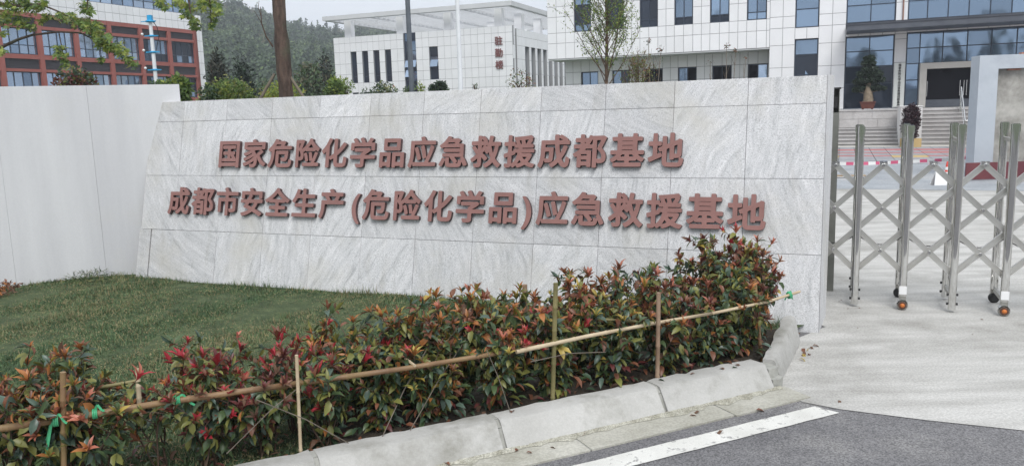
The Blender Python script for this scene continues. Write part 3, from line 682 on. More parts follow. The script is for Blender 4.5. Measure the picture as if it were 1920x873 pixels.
# ------------------------------------------------------------------ hedge of red-tipped shrubs
LN = ['dark', 'mid', 'blue', 'olive', 'yellow', 'orange', 'salmon', 'crimson', 'bronze', 'maroon', 'dead']
LM = [LF[k] for k in LN]; LI = {k: i for i, k in enumerate(LN)}
single = {}
for k in LN:
    for sh in range(2):
        me = leaf_geo(np.zeros((1, 3)), np.array([[0, 1., 0]]), np.array([[0, 0, 1.]]), np.array([1.]), np.array([.30 if sh else .48]), [0], [LF[k]], 'leaf', .22, .12 + .12*sh)
        single[k, sh] = me
def make_shrub(base, h, r, label, pal_new, nstem=9, dens=1., seed=0, tall=1., nleafobj=38, skirt=False):
    rnd = random.Random(seed); rg = np.random.default_rng(seed)
    t = thing('photinia_shrub', label, 'shrub', base, group='red-tipped shrubs of the hedge')
    st = MB(); rec = []                                   # leaf records: P, D, N, L, W, colour
    def whorl(tip, axis, n, cols, L):
        axis = axis.normalized(); x = axis.orthogonal().normalized(); y = axis.cross(x); ph = rnd.uniform(0, 6.28)
        for k in range(n):
            a = ph + k*2.4; el = rnd.uniform(.12, .85)
            d = axis*math.cos(el) + (x*math.cos(a)+y*math.sin(a))*math.sin(el)
            nn = axis*math.sin(el) - (x*math.cos(a)+y*math.sin(a))*math.cos(el)
            rec.append((tip - axis*rnd.uniform(0, .018), d, nn, L*rnd.uniform(.65, 1.15), rnd.uniform(.24, .33), rnd.choice(cols)))
    def along(p0, p1, n, lo=.2, size=.066):
        for k in range(n):
            f = rnd.uniform(lo, 1); p = p0.lerp(p1, f); ax = (p1-p0).normalized(); a = rnd.uniform(0, 6.28)
            x = ax.orthogonal().normalized(); y = ax.cross(x); o = x*math.cos(a)+y*math.sin(a)
            d = (o + ax*rnd.uniform(-.1, .6) + Vector((0, 0, rnd.uniform(-.75, .15)))).normalized()
            nn = Vector((0, 0, 1)) + o*rnd.uniform(-.5, .3) + Vector((rnd.gauss(0, .35), rnd.gauss(0, .35), 0))
            z = p.z/h
            pool = ['dark', 'mid', 'mid', 'blue', 'olive', 'olive'] if z < .7 else ['mid', 'mid', 'blue', 'olive', 'olive', 'bronze']
            c = rnd.choice(pool)
            if rnd.random() < .13: c = rnd.choice(['bronze', 'bronze', 'dead', 'yellow', 'orange'])
            rec.append((p, d, nn, size*rnd.uniform(.5, 1.25), rnd.uniform(.40, .58), c))
    for s in range(nstem):
        a = rnd.uniform(0, 6.28); q = math.sqrt(rnd.random()); p0 = Vector((rnd.gauss(0, .025), rnd.gauss(0, .025), -.03))
        top = Vector((math.cos(a)*r*q, math.sin(a)*r*q, h*(1-.24*q*q)*rnd.uniform(.70, 1.06)))
        mid = p0.lerp(top, .5) + Vector((rnd.gauss(0, .03), rnd.gauss(0, .03), .03))
        st.tube([p0, mid, top], [.0052, .0042, .0022], 5)
        big = rnd.random() < .85
        cols = rnd.choice(pal_new)
        if big: whorl(top, (top-mid) + Vector((0, 0, .25)), rnd.randint(7, 12), cols, rnd.uniform(.052, .082))
        else: whorl(top, (top-mid), 5, ['mid', 'olive', 'blue'], .07)
        along(mid, top, int(17*dens), 0.); along(p0, mid, int((19 if base[0] > -.9 else 5)*dens), .15)
        for k in range(rnd.randint(3, 5)):
            f = rnd.uniform(.3, .98); b0 = (p0.lerp(mid, f*2) if f < .5 else mid.lerp(top, f*2-1)); a = rnd.uniform(0, 6.28)
            b1 = b0 + Vector((math.cos(a)*.11, math.sin(a)*.11, rnd.uniform(.03, .13)))*rnd.uniform(.7, 1.2)
            b1.z = min(b1.z, h*1.03)
            st.tube([b0, b1], [.003, .0018], 4); along(b0, b1, int(6*dens), .2)
            if rnd.random() < .72: whorl(b1, (b1-b0)+Vector((0, 0, .05)), rnd.randint(5, 9), cols if rnd.random() < .7 else rnd.choice(pal_new), rnd.uniform(.040, .070))
            else: whorl(b1, (b1-b0), 4, ['dark', 'mid', 'blue', 'olive'], .07)
    if skirt:                                             # low leaves that hide the foot of the shrub
        for k in range(60):
            a = rnd.uniform(0, 6.28); q = r*math.sqrt(rnd.random())*1.05; d = Vector((math.cos(a), math.sin(a), rnd.uniform(-.5, .5)))
            rec.append((Vector((math.cos(a)*q*.8, math.sin(a)*q*.8, rnd.uniform(.03, .20))), d, Vector((rnd.gauss(0, .4), rnd.gauss(0, .4), 1)), rnd.uniform(.045, .085), rnd.uniform(.40, .55), rnd.choice(['dark', 'dark', 'mid', 'blue', 'olive', 'maroon', 'bronze'])))
    st.build('stem', M['twig'], t)
    # the leaves that stand out most (towards the road, high) are objects of their own
    toC = Vector((-base[0], -base[1], 1.2)).normalized()
    rec.sort(key=lambda q: -(q[0].dot(toC) + (.12 if q[5] in ('crimson', 'salmon', 'orange', 'yellow') else 0) + .3*q[3]))
    for P, D, NN, L, W, c in rec[:nleafobj]:
        D = D.normalized(); S_ = D.cross(NN).normalized(); Nn = S_.cross(D)
        mm = Matrix(((S_.x*L, D.x*L, Nn.x*L, P.x), (S_.y*L, D.y*L, Nn.y*L, P.y), (S_.z*L, D.z*L, Nn.z*L, P.z), (0, 0, 0, 1)))
        link('leaf', single[c, 0 if W > .38 else 1], t, mm)
    rest = rec[nleafobj:]
    me = leaf_geo(np.array([q[0] for q in rest]), np.array([q[1] for q in rest]), np.array([q[2] for q in rest]), np.array([q[3] for q in rest]), np.array([q[3]*q[4] for q in rest]), [LI[q[5]] for q in rest], LM, 'foliage', .22, .16)
    link('foliage', me, t)['kind'] = 'stuff'
    return t
RED = [['crimson', 'crimson', 'salmon'], ['crimson', 'bronze'], ['salmon', 'crimson', 'orange'], ['maroon', 'bronze', 'crimson'], ['olive', 'mid', 'bronze']]
ORA = [['orange', 'yellow', 'bronze'], ['yellow', 'olive', 'orange'], ['salmon', 'bronze', 'orange'], ['olive', 'yellow', 'mid'], ['orange', 'bronze', 'olive'], ['bronze', 'orange']]
MIX = [['orange', 'yellow', 'olive'], ['bronze', 'salmon', 'orange'], ['olive', 'mid', 'yellow'], ['salmon', 'orange', 'bronze'], ['crimson', 'salmon'], ['bronze', 'orange']]
DRK = [['maroon', 'bronze'], ['bronze', 'salmon', 'maroon'], ['maroon', 'dead'], ['salmon', 'bronze'], ['orange', 'bronze'], ['olive', 'mid']]
DEAD = [['maroon', 'dead', 'bronze'], ['dead', 'maroon'], ['maroon', 'maroon', 'bronze']]
def hp(s, d, z=.09): return tuple(kl(s, -BK-d, z))
SH = [  # s along the kerb, depth behind it, height, radius, palette, stems, density, label
 (-2.50, .30, .70, .22, MIX, 12, 1.1, 'orange-tipped shrub cut off by the left edge of the photo'),
 (-2.30, .46, .72, .22, ORA, 12, 1.1, 'leafy green and orange shrub second from the left edge, at the lawn side'),
 (-2.20, .20, .64, .20, ORA, 12, 1.2, 'orange-tipped shrub left of the brown bamboo stake, at the kerb side'),
 (-2.02, .40, .72, .22, ORA, 12, 1.2, 'salmon-tipped shrub behind the brown bamboo stake'),
 (-1.93, .20, .62, .19, MIX, 11, 1.1, 'shrub with large salmon leaves right of the brown bamboo stake'),
 (-1.64, .30, .55, .12, DRK, 5, .4, 'thin gappy shrub beside the short pale bamboo peg'),
 (-1.44, .22, .60, .22, RED, 12, 1.1, 'crimson-tipped shrub behind the green tie on the bamboo rail'),
 (-1.36, .50, .66, .20, RED, 10, 1., 'crimson-tipped shrub at the lawn edge left of the thin pale stake'),
 (-1.16, .22, .60, .22, DEAD, 12, 1.1, 'dull maroon shrub with withered leaves just left of the thin pale stake'),
 (-.95, .46, .60, .20, RED, 10, 1., 'shrub at the lawn edge straight behind the thin pale stake'),
 (-.84, .20, .58, .22, RED, 12, 1.1, 'red-tipped shrub at the kerb just right of the thin pale stake'),
 (-.64, .44, .68, .22, ORA, 12, 1.2, 'orange and crimson shrub at the lawn edge, one left of where the rails overlap'),
 (-.54, .20, .60, .22, RED, 12, 1.2, 'red-sprigged shrub at the kerb, one left of where the rails overlap'),
 (-.32, .44, .70, .24, ORA, 12, 1.2, 'yellow and orange shrub at the back of the hedge where the rails overlap'),
 (-.24, .20, .60, .23, ORA, 12, 1.2, 'yellow-orange shrub at the kerb below the overlap of the two rails'),
 (.02, .44, .70, .24, ORA, 12, 1.3, 'dense orange-tipped shrub at the wall side left of the greenish stake'),
 (.12, .20, .60, .23, MIX, 12, 1.3, 'orange and green shrub at the kerb left of the greenish stake'),
 (.40, .44, .70, .24, MIX, 12, 1.3, 'mixed orange shrub at the wall side right of the greenish stake'),
 (.50, .20, .60, .23, MIX, 12, 1.3, 'green shrub with crimson sprigs at the kerb right of the greenish stake'),
 (.80, .42, .70, .24, MIX, 12, 1.3, 'orange-tipped shrub at the wall side left of the grey stake with knots'),
 (.90, .20, .60, .23, ORA, 12, 1.2, 'yellow-tipped shrub at the kerb left of the grey stake with knots'),
 (1.20, .42, .68, .24, MIX, 12, 1.2, 'bronze shrub at the wall side right of the grey stake with knots'),
 (1.30, .20, .60, .23, DRK, 12, 1.2, 'maroon shrub at the kerb right of the grey stake with knots'),
 (1.58, .46, .70, .23, DRK, 12, 1.2, 'bronze shrub with blackish leaves at the wall side, second from the right end'),
 (1.66, .20, .62, .22, DRK, 12, 1.2, 'maroon-leaved shrub at the kerb corner, left of the last stake'),
 (1.94, .46, .80, .23, DRK, 14, 1.3, 'tall bronze shrub behind the last stake'),
 (1.93, .22, .64, .20, DRK, 12, 1.2, 'dark maroon shrub in front of the last stake at the kerb corner'),
 (2.22, .60, .80, .22, MIX, 14, 1.3, 'tallest bronze shrub at the right end of the hedge'),
 (2.44, .62, .74, .17, DRK, 9, .9, 'loose bronze shrub poking out past the right end of the rail'),
 (2.22, .36, .72, .18, DRK, 13, 1.3, 'maroon shrub inside the turned kerb at the right end'),
]
for k, (s, d, h, r, pal, ns, dn, lab) in enumerate(SH):
    make_shrub(hp(s, d), h-(.05 if s > -.5 else .10), r, lab, pal, ns, dn, 100+k, skirt=d < .25 and s > -.7)
# fallen leaves on the bed, the kerb and the gutter
lit = []
for k in range(420):
    s = random.uniform(-3, 1.85); d = random.uniform(.0, .55)
    lit.append((kl(s, -BK-d, .10+random.uniform(0, .012)), random.choice(['dead', 'maroon', 'bronze', 'dead', 'dark'])))
for k in range(14): lit.append((kl(random.uniform(-1.5, 1.9), random.uniform(.08, .5), .012), random.choice(['dead', 'bronze'])))
for k in range(8): lit.append((kl(random.uniform(-1.5, 1.8), random.uniform(-.10, -.02), .149), random.choice(['dead', 'bronze', 'dark'])))
for k in range(9):
    q = C0.lerp(C1, random.uniform(.55, .95)); lit.append((q + nr*random.uniform(.09, .15) + Vector((0, 0, .01)), random.choice(['dead', 'bronze', 'yellow'])))
for k in range(26): lit.append((G0 + U*random.uniform(-1, 3) - M_*random.uniform(-.3, 2.6)+Vector((0, 0, .004)), 'dead'))
a = rng.uniform(0, 6.28, len(lit)); small = np.array([.5 if p.x > 2.3 else 1. for p, c in lit])
me = leaf_geo(np.array([p for p, c in lit]), np.stack([np.cos(a), np.sin(a), rng.normal(0, .12, len(lit))], 1), np.array([[0, 0, 1.]]*len(lit))+rng.normal(0, .25, (len(lit), 3)), rng.uniform(.035, .07, len(lit))*small, rng.uniform(.016, .03, len(lit))*small, [LI[c] for p, c in lit], LM, 'leaf_litter', .2, .3)
tag(link('leaf_litter', me), 'dry fallen leaves scattered under the hedge and along the kerb', 'leaf litter', kind='stuff')

# ------------------------------------------------------------------ bamboo support rail
bam = thing('bamboo_rail_fence', 'knee-high fence of bamboo canes tied to stakes along the hedge front', 'fence', kl(0, -BK, .1))
def cane(name, pts, r, mat, nodes=.22, n=9, lab=None, r1=None):
    r1 = r1 or r; b = MB(); pts = [Vector(p) for p in pts]; tot = sum((q-p).length for p, q in zip(pts, pts[1:]))
    out_, rad, acc, nxt_ = [], [], 0, nodes*.6
    for p, q in zip(pts, pts[1:]):
        L = (q-p).length; d = (q-p)/L; out_.append(p); rad.append(r+(r1-r)*acc/tot)
        while nxt_ < acc+L-.02:
            c = p + d*(nxt_-acc); rr = r+(r1-r)*nxt_/tot
            for dd, k in ((-.008, 1.), (-.003, 1.16), (.003, 1.16), (.008, 1.)): out_.append(c+d*dd); rad.append(rr*k)
            nxt_ += nodes*random.uniform(.8, 1.25)
        acc += L
    out_.append(pts[-1]); rad.append(r1); b.tube(out_, rad, n)
    o = b.build(name, mat, bam, world=True)
    if lab: o['label'] = lab
    return o
def on_rail(x, y, z=.47):
    p = gp(x, y, z); return p
r0 = gp(-60, 812, .485); rA = [r0, gp(150, 780, .475), gp(320, 752, .475), gp(560, 718, .468), gp(760, 690, .462), gp(1025, 647, .455)]
cane('rail', rA, .0165, M['bamboo'], .24, r1=.0125)
rB = [gp(968, 659, .468), gp(1100, 630, .47), gp(1235, 604, .468), gp(1340, 586, .475), gp(1440, 565, .486), gp(1500, 546, .53)]
cane('rail', rB, .0125, M['bamboo_pale'], .24, r1=.0085, lab='paler thinner rail at the right')
def stake(x0, y0, x1, y1, zb, mat, r, lab, nodes=.16):
    a = gp(x0, y0, zb); c = at(x1, y1, a.y); cane('stake', [a - Vector((0, 0, .08)), c], r, mat, nodes, lab=lab)
pA = gp(106, 789, .478); pA += Vector((0, .02, 0)); cane('stake', [Vector((pA.x-.03, pA.y, .02)), at(118, 697, pA.y)], .0125, M['bamboo'], .16, lab='brown bamboo stake at the left')
stake(563, 848, 556, 665, .13, M['bamboo_pale'], .0085, 'thin pale stake')
stake(1035, 750, 1042, 530, .13, M['bamboo_green'], .0135, 'greenish stake')
stake(1232, 710, 1235, 548, .13, M['bamboo_brown'], .0135, 'grey-brown stake with knots')
stake(1428, 655, 1415, 523, .13, M['bamboo'], .0125, 'short stake among the bronze shrubs')
a = at(258, 690, 3.62); c = at(263, 788, 3.58); cane('stake', [c, a], .011, M['bamboo_pale'], .06, lab='short pale bamboo peg')
cane('brace', [at(175, 728, 3.60), at(255, 714, 3.66)], .009, M['bamboo_green'], .1)
cane('brace', [gp(1120, 598, .50), gp(1228, 604, .47)], .009, M['bamboo_green'], .15)
cane('brace', [at(760, 672, 4.1), at(778, 685, 3.98)], .008, M['bamboo_pale'], .1)
pz = gp(984, 590, .1); cane('stake', [at(984, 600, 5.0)-Vector((0, 0, .35)), at(984, 533, 5.0)], .016, M['bamboo_brown'], .3, lab='thick stub at the back of the hedge')
def tie(c, d, tails, seed):
    rnd = random.Random(seed); b = MB(); d = d.normalized(); x = d.orthogonal().normalized(); y = d.cross(x)
    for k in range(3):
        o = c + d*(k-1)*.007
        b.tube([o + (x*math.cos(a)+y*math.sin(a))*.0205 for a in np.linspace(0, 6.28, 12)], .0042, 5)
    for tv in tails:
        p = c + Vector((0, 0, .018)); q = [p, p + Vector(tv)*.35 + Vector((0, 0, .025)), p + Vector(tv)*.75, p + Vector(tv)]
        for s0, s1 in zip(q, q[1:]): b.bar(s0, s1, .010, .0012, up=Vector((.2, -1, .3)))
    b.build('tie', M['tie'], bam, world=True)
dA = rA[2]-rA[1]
tie(rA[2] + dA.normalized()*.03, dA, [(.07, .02, -.05), (-.03, -.01, -.06)], 1)
tie(gp(105, 789, .478), dA, [(.06, -.02, -.02), (-.05, -.03, -.17), (-.06, .0, -.12)], 2)
tie(gp(178, 775, .475), dA, [(.05, -.01, .0)], 5)
tie(gp(1480, 553, .51), rB[-1]-rB[-2], [(.03, .02, -.05), (-.03, .0, -.05)], 3)
# loose wires and dead stems in the hedge
wb = MB()
for s0, d0, z0, s1, d1, z1 in [(-.62, .0, .12, -.28, .2, .50), (-.45, .02, .14, -.05, .2, .52), (-1.2, .02, .45, -.75, .02, .12), (-1.35, .05, .2, -.9, .1, .5), (.25, .0, .4, .75, .02, .37), (.0, .02, .5, .12, -.0, .13)]:
    p, q = kl(s0, -BK-d0+.05, z0), kl(s1, -BK-d1+.05, z1); wb.tube([p, p.lerp(q, .5)+Vector((0, 0, .02)), q], .0026, 5)
wb.build('loose_stem', M['grey_twig'], bam, world=True)

# ------------------------------------------------------------------ buildings: helpers (local frame: x along the facade, y away from the camera, z up)
def building(name, label, u, D, rot=YAW):
    p = U*u + M_*D
    return thing(name, label, 'building', (p.x, p.y, 0), rot)
def cut_rects(rect, holes):
    out = [rect]
    for h in holes:
        nx = []
        for r in out:
            x0, x1, z0, z1 = r
            if h[0] >= x1-1e-6 or h[1] <= x0+1e-6 or h[2] >= z1-1e-6 or h[3] <= z0+1e-6: nx.append(r); continue
            a, c = max(x0, h[0]), min(x1, h[1])
            if a > x0+1e-6: nx.append((x0, a, z0, z1))
            if c < x1-1e-6: nx.append((c, x1, z0, z1))
            if h[2] > z0+1e-6: nx.append((a, c, z0, h[2]))
            if h[3] < z1-1e-6: nx.append((a, c, h[3], z1))
        out = nx
    return [r for r in out if r[1]-r[0] > .03 and r[3]-r[2] > .03]
pan_cache = {}
class Facade:
    """cladding laid tile by tile on a plane; rot 0 faces -y, rot pi/2 faces +x"""
    def __init__(s, parent, name, mat, joint_mat, gap=.02, th=.02, limit=290):
        s.p, s.name, s.mat, s.jm, s.gap, s.th, s.limit = parent, name, mat, joint_mat, gap, th, limit; s.items = []; s.core = MB()
    def lay(s, T, xs, zs, holes=(), core=True, thick=.3):
        for i in range(len(xs)-1):
            for j in range(len(zs)-1):
                for r in cut_rects((xs[i], xs[i+1], zs[j], zs[j+1]), holes): s.items.append((T, r))
        if core:
            cx = sorted({xs[0], xs[-1], *[h[0] for h in holes], *[h[1] for h in holes]}); cx = [c for c in cx if xs[0] <= c <= xs[-1]]
            for i in range(len(cx)-1):
                for r in cut_rects((cx[i], cx[i+1], zs[0], zs[-1]), holes): s.core.box((r[0], s.th, r[2]), (r[1], thick, r[3]), 0, T)
    def build(s, order=None):
        if order: s.items.sort(key=order)
        rest = MB()
        for k, (T, r) in enumerate(s.items):
            w, h = r[1]-r[0]-s.gap, r[3]-r[2]-s.gap; cx, cz = (r[0]+r[1])/2, (r[2]+r[3])/2
            if k < s.limit:
                key = (s.name, s.mat.name, round(w, 3), round(h, 3))
                if key not in pan_cache:
                    b = MB(); b.box((-w/2, 0, -h/2), (w/2, s.th+.004, h/2)); pan_cache[key] = b.mesh(s.name, s.mat)
                link(s.name, pan_cache[key], s.p, T @ Matrix.Translation((cx, random.uniform(-.002, .002), cz)))
            else: rest.box((cx-w/2, 0, cz-h/2), (cx+w/2, s.th+.004, cz+h/2), 0, T)
        if rest.v: rest.build(s.name, s.mat, s.p)['kind'] = 'stuff'
        s.core.build('wall', s.jm, s.p)
win_cache = {}
def window(parent, T, x0, x1, z0, z1, vs=(), hs=(), rec=.13, fr=.05, mull=.04, gl=None, fm=None, dark=(), open_=None):
    """frame with mullions at vs / transoms at hs, every pane a piece of its own"""
    gl = gl or M['glass']; fm = fm or M['frame_blue']; w, h = x1-x0, z1-z0
    xs = [0] + [v-x0 for v in vs] + [w]; zs = [0] + [q-z0 for q in hs] + [h]
    key = ('f', round(w, 3), round(h, 3), tuple(round(x, 2) for x in xs), tuple(round(x, 2) for x in zs), rec, fm.name)
    if key not in win_cache:
        b = MB(); d0, d1 = rec-.03, rec+.05
        b.box((0, d0, 0), (fr, d1, h)); b.box((w-fr, d0, 0), (w, d1, h)); b.box((fr, d0, 0), (w-fr, d1, fr)); b.box((fr, d0, h-fr), (w-fr, d1, h))
        for x in xs[1:-1]: b.box((x-mull/2, d0+.004, fr), (x+mull/2, d1-.004, h-fr))
        for z in zs[1:-1]: b.box((fr, d0+.008, z-mull/2), (w-fr, d1-.008, z+mull/2))
        win_cache[key] = b.mesh('window', fm)
    f = link('window', win_cache[key], parent, T @ Matrix.Translation((x0, 0, z0)))
    n = 0
    for i in range(len(xs)-1):
        for j in range(len(zs)-1):
            a, c, e, g = xs[i], xs[i+1], zs[j], zs[j+1]; mt = dark[n % len(dark)] if dark else gl; n += 1
            key = ('p', round(c-a, 3), round(g-e, 3), mt.name)
            if key not in win_cache:
                b = MB(); b.box((-(c-a)/2+.008, 0, -(g-e)/2+.008), ((c-a)/2-.008, .012, (g-e)/2-.008)); win_cache[key] = b.mesh('pane', mt)
            mm = Matrix.Translation(((a+c)/2, rec+.005, (e+g)/2)) @ Matrix.Rotation(random.uniform(-.004, .004), 4, 'Z') @ Matrix.Rotation(random.uniform(-.003, .003), 4, 'X')
            link('pane', win_cache[key], f, mm)
    return f
def steps(a, b_, n): return [a+(b_-a)*i/n for i in range(n+1)]
I4 = Matrix.Identity(4)

# ------------------------------------------------------------------ office building on the right
BD = 37.9
off = building('office_building', 'white-clad office building with blue glass windows and a dark entrance canopy', 0, BD)
zs = [4.16, 4.91, 5.40, 6.16, 6.65, 7.4, 7.9, 8.65, 9.2]
fa = Facade(off, 'facade_panel', M['tile_white'], M['tile_joint'], .021)
wx = [(-12.12+1.622*i, -11.27+1.622*i) for i in range(6)]
xs = [-13.5, -13.03, -12.57]
for a, c in wx: xs += [a, (a+c)/2, c, c+.386]
xs = xs[:-1] + [-3.02]
xs = sorted(set(round(x, 3) for x in xs))
holes = [(a, c, 5.40, 7.40) for a, c in wx] + [(a, c, 7.9, 9.2) for a, c in wx]
fa.lay(I4, xs, zs, holes)
for i, (a, c) in enumerate(wx):
    mid = (a+c)/2
    window(off, I4, a, c, 5.40, 7.40, [mid], [5.74, 6.66], dark=[[M['glass'], M['glass_dark'], M['glass']], [M['glass_dark']]*3, [M['glass_dark'], M['glass_dark'], M['glass']], [M['glass_dark'], M['glass'], M['glass_dark']], [M['glass_dark'], M['glass'], M['glass_dark']], [M['glass']]][i])
    window(off, I4, a, c, 7.9, 9.2, [mid], [8.24])
# recessed ground floor under the overhang
T2 = Matrix.Translation((0, 1.5, 0)); TR = Matrix.Rotation(math.pi/2, 4, 'Z')
rw = [(-12.27+1.637*i, -11.38+1.637*i) for i in range(6)]
xs2 = [-13.1, -12.7]
for a, c in rw: xs2 += [a, (a+c)/2, c, c+.375]
xs2 = sorted(set(round(x, 3) for x in xs2[:-1] + [-3.02]))
fa.lay(T2, xs2, [0, .8, 1.6, 2.2, 2.95, 3.54, 4.14], [(a, c, 2.2, 3.54) for a, c in rw])
for i, (a, c) in enumerate(rw):
    window(off, T2, a, c, 2.2, 3.54, [(a+c)/2], [], dark=[[M['glass']], [M['glass'], M['glass_dark']], [M['dark_room'], M['dark_room']], [M['glass'], M['dark_room']], [M['dark_room'], M['dark_room']], [M['dark_room'], M['glass_pale']]][i])
b = MB(); b.box((-13.49, .03, 4.10), (-3.03, 1.7, 4.155)); b.build('soffit', M['soffit'], off)
# right-hand part: pier, windows, entrance glazing
xs3 = [-3.02, -2.47, -1.96, -1.47, -.98, -.44, .11]; zs3 = [0, .8, 1.36, 2.28, 3.25, 4.22, 4.96, 5.45, 6.2, 6.95, 7.45, 8.2, 9.2]
wA = [(-1.96, -.98, 1.9, 4.45), (-1.96, -.98, 4.93, 7.0), (-1.96, -.98, 7.45, 9.2)]
fa.lay(I4, xs3, zs3, wA)
window(off, I4, *wA[0], [], [3.78, 2.9], dark=[M['glass_dark'], M['glass_dark'], M['glass']]); window(off, I4, *wA[1], [], [5.73]); window(off, I4, *wA[2], [], [8.2])
wB = [(.11, 2.03, 1.36, 4.43), (.11, 2.03, 4.98, 8.2)]
fa.lay(I4, [.11, .6, 1.07, 1.55, 2.03, 2.48], [0, .8, 1.36, 2.28, 3.25, 4.22, 4.43, 4.98, 5.72, 6.5, 7.3, 8.2, 9.2], wB)
window(off, I4, *wB[0], [1.07], [2.42, 3.15, 3.79], dark=[M['glass_dark'], M['glass_dark'], M['glass'], M['glass'], M['glass_dark'], M['glass_dark'], M['glass'], M['glass']])
window(off, I4, *wB[1], [1.07], [5.72, 6.55, 7.4])
wC = [(2.48, 9.9, 1.36, 4.47), (2.48, 9.9, 4.97, 8.2)]
fa.lay(I4, [2.48+.742*i for i in range(11)], [0, .8, 1.36, 4.47, 4.97, 8.2, 9.2], wC)
window(off, I4, *wC[0], [3.0, 3.85, 4.74, 5.6, 6.49, 7.36, 8.2, 9.05], [2.5, 3.18, 3.82])
window(off, I4, *wC[1], [3.22, 3.98, 4.73, 5.49, 6.24, 7.0, 7.75, 8.5, 9.2], [5.75, 6.6, 7.4])
fa.lay(I4, [9.9, 10.4, 10.9], zs3)
fa.build(order=lambda q: (q[1][2] > 6.7, abs(q[1][0]+4)))
b = MB(); b.box((-13.42, .31, 4.2), (10.85, 14, 9.4)); b.box((-13.0, 1.85, 0), (-3.0, 14, 4.19)); b.box((-3.0, .31, 0), (10.85, 14, 4.19)); b.build('body', M['tile_joint'], off)
b = MB(); b.box((.13, -1.9, 4.52), (12, -.0, 4.81)); b.box((.10, -1.93, 4.74), (12, -1.9, 4.83)); b.box((.10, -1.93, 4.74), (.13, 0, 4.83)); b.build('canopy', M['canopy'], off, bevel=.02)
b = MB(); b.tube([(2.30, -.05, 4.82), (2.30, -.05, 9)], .028, 8); b.build('drain_pipe', plain('pipe_rust', (.28, .14, .10), .6), off)
# entrance portal with glass doors
b = MB(); b.box((3.0, -.55, 1.352), (3.25, .02, 3.16)); b.box((5.2, -.55, 1.352), (5.45, .02, 3.16)); b.box((3.25, -.55, 2.92), (5.2, .02, 3.16)); b.build('door_portal', M['portal'], off)
b = MB(); b.box((3.25, -.10, 1.352), (5.2, -.06, 2.92)); dl_ = b.build('door', M['dark_room'], off)
b = MB(); b.box((3.25, -.14, 1.352), (5.2, -.102, 1.66)); b.build('kick_plate', M['canopy'], dl_)
for x in (3.31, 4.52, 4.66, 4.76):
    b = MB(); b.tube([(x, -.2, 1.80), (x, -.2, 2.42)], .017, 8); b.tube([(x, -.2, 1.88), (x, -.1, 1.88)], .01, 6); b.tube([(x, -.2, 2.34), (x, -.1, 2.34)], .01, 6); b.build('handle', M['steel'], dl_)
# name board beside the door
nb = thing('name_board', 'tall white name board with vertical black Chinese characters beside the office door', 'sign', U*2.265 + M_*(BD-.03), YAW)
b = MB(); b.box((-.205, -.03, 1.40), (.205, .0, 3.23)); b.build('board', M['board_white'], nb, bevel=.006)
for i, ch in enumerate('国家危险化学品应急救援成都基地'):
    link('letter', glyph_mesh(ch, .118, .006, [M['sign_black']], .030), nb, Matrix.Translation((0, -.034, 3.13-.1185*i)) @ Matrix.Rotation(math.pi/2, 4, 'X'))
# terrace and steps
ter = thing('entrance_steps', 'grey stone terrace with a broad flight of steps before the office entrance', 'steps', U*2 + M_*34, YAW)
def tb(lo, hi, nm='step', mt='stone_step'):
    b = MB(); b.box((lo[0]-2, lo[1]-34, lo[2]), (hi[0]-2, hi[1]-34, hi[2])); return b.build(nm, M[mt], ter)
tb((-1.4, 34.62, 0), (12, BD, 1.336), 'platform')
xb = steps(-1.4, 2.05, 5)
for i in range(5):                                         # facing slabs of the terrace wall
    tb((xb[i]+.006, 34.58, .66), (xb[i+1]-.006, 34.62, .985), 'facing_slab'); tb((xb[i]+.006-.2*(i > 0), 34.58, .995), (xb[i+1]-.006-.2*(i < 4), 34.62, 1.30), 'facing_slab')
tb((-1.4, 34.55, 1.305), (2.05, 34.75, 1.35), 'edge_slab'); tb((2.76, 34.3, 1.305), (12, 34.75, 1.35), 'edge_slab')
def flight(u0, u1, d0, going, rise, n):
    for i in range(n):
        tb((u0, d0+going*i+.02, rise*i-.01*(i > 0)), (u1, 34.6, rise*(i+1)-.034), 'riser', 'shaded_riser')
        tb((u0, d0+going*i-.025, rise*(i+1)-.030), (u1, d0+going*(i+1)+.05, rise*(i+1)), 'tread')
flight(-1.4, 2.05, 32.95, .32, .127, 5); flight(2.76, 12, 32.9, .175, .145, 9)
tb((-8, 32.3, 0), (12, 32.92, .03), 'foot_slab', 'cream')
pr = thing('white_pier', 'white rendered pier at the foot of the entrance steps', 'pier', U*2.4 + M_*32.6, YAW)
b = MB(); b.box((-.36, 0, 0), (.36, 1.7, 1.44)); b.box((-.38, -.02, 1.44), (.38, 1.72, 1.47)); b.build('block', M['pier'], pr, bevel=.01)
hr = thing('handrail', 'short stainless steel handrail on the entrance steps', 'handrail', U*4.15 + M_*32.7, YAW)
b = MB()
for y, z0 in ((0, 0.), (1.5, 1.2)): b.tube([(0, y, z0), (0, y, z0+.9)], .025, 8)
b.tube([(0, 0, .9), (0, 1.5, 2.1)], .025, 8); b.tube([(.0, .0, .5), (.0, 1.5, 1.7)], .014, 6); b.tube([(0, 0, .9), (.5, 0, .9)], .02, 6); b.build('rail', M['steel'], hr)

# plaza paving in grey, red and yellow rows
pav = MB()
for i in range(46):
    for j in range(18):
        u0, d0 = -9+.5*i, 24.0+.5*j; c = 0
        if j in (9, 10): c = 1 if i > 22 or j == 9 else 0
        if j in (5, 6): c = 2 if i % 5 in (1, 2) else (1 if j == 6 else 0)
        if j in (12, 13): c = 1
        pav.box((u0+.008, d0+.008, -.03), (u0+.492, d0+.492, .012+random.uniform(-.002, .002)), c)
o = thing('plaza_paving', None, None, (0, 0, 0), YAW, kind='structure')
pm = pav.build('paving_tile', [M['pave_grey'], M['pave_red'], M['pave_yellow']], o); pm['kind'] = 'structure'

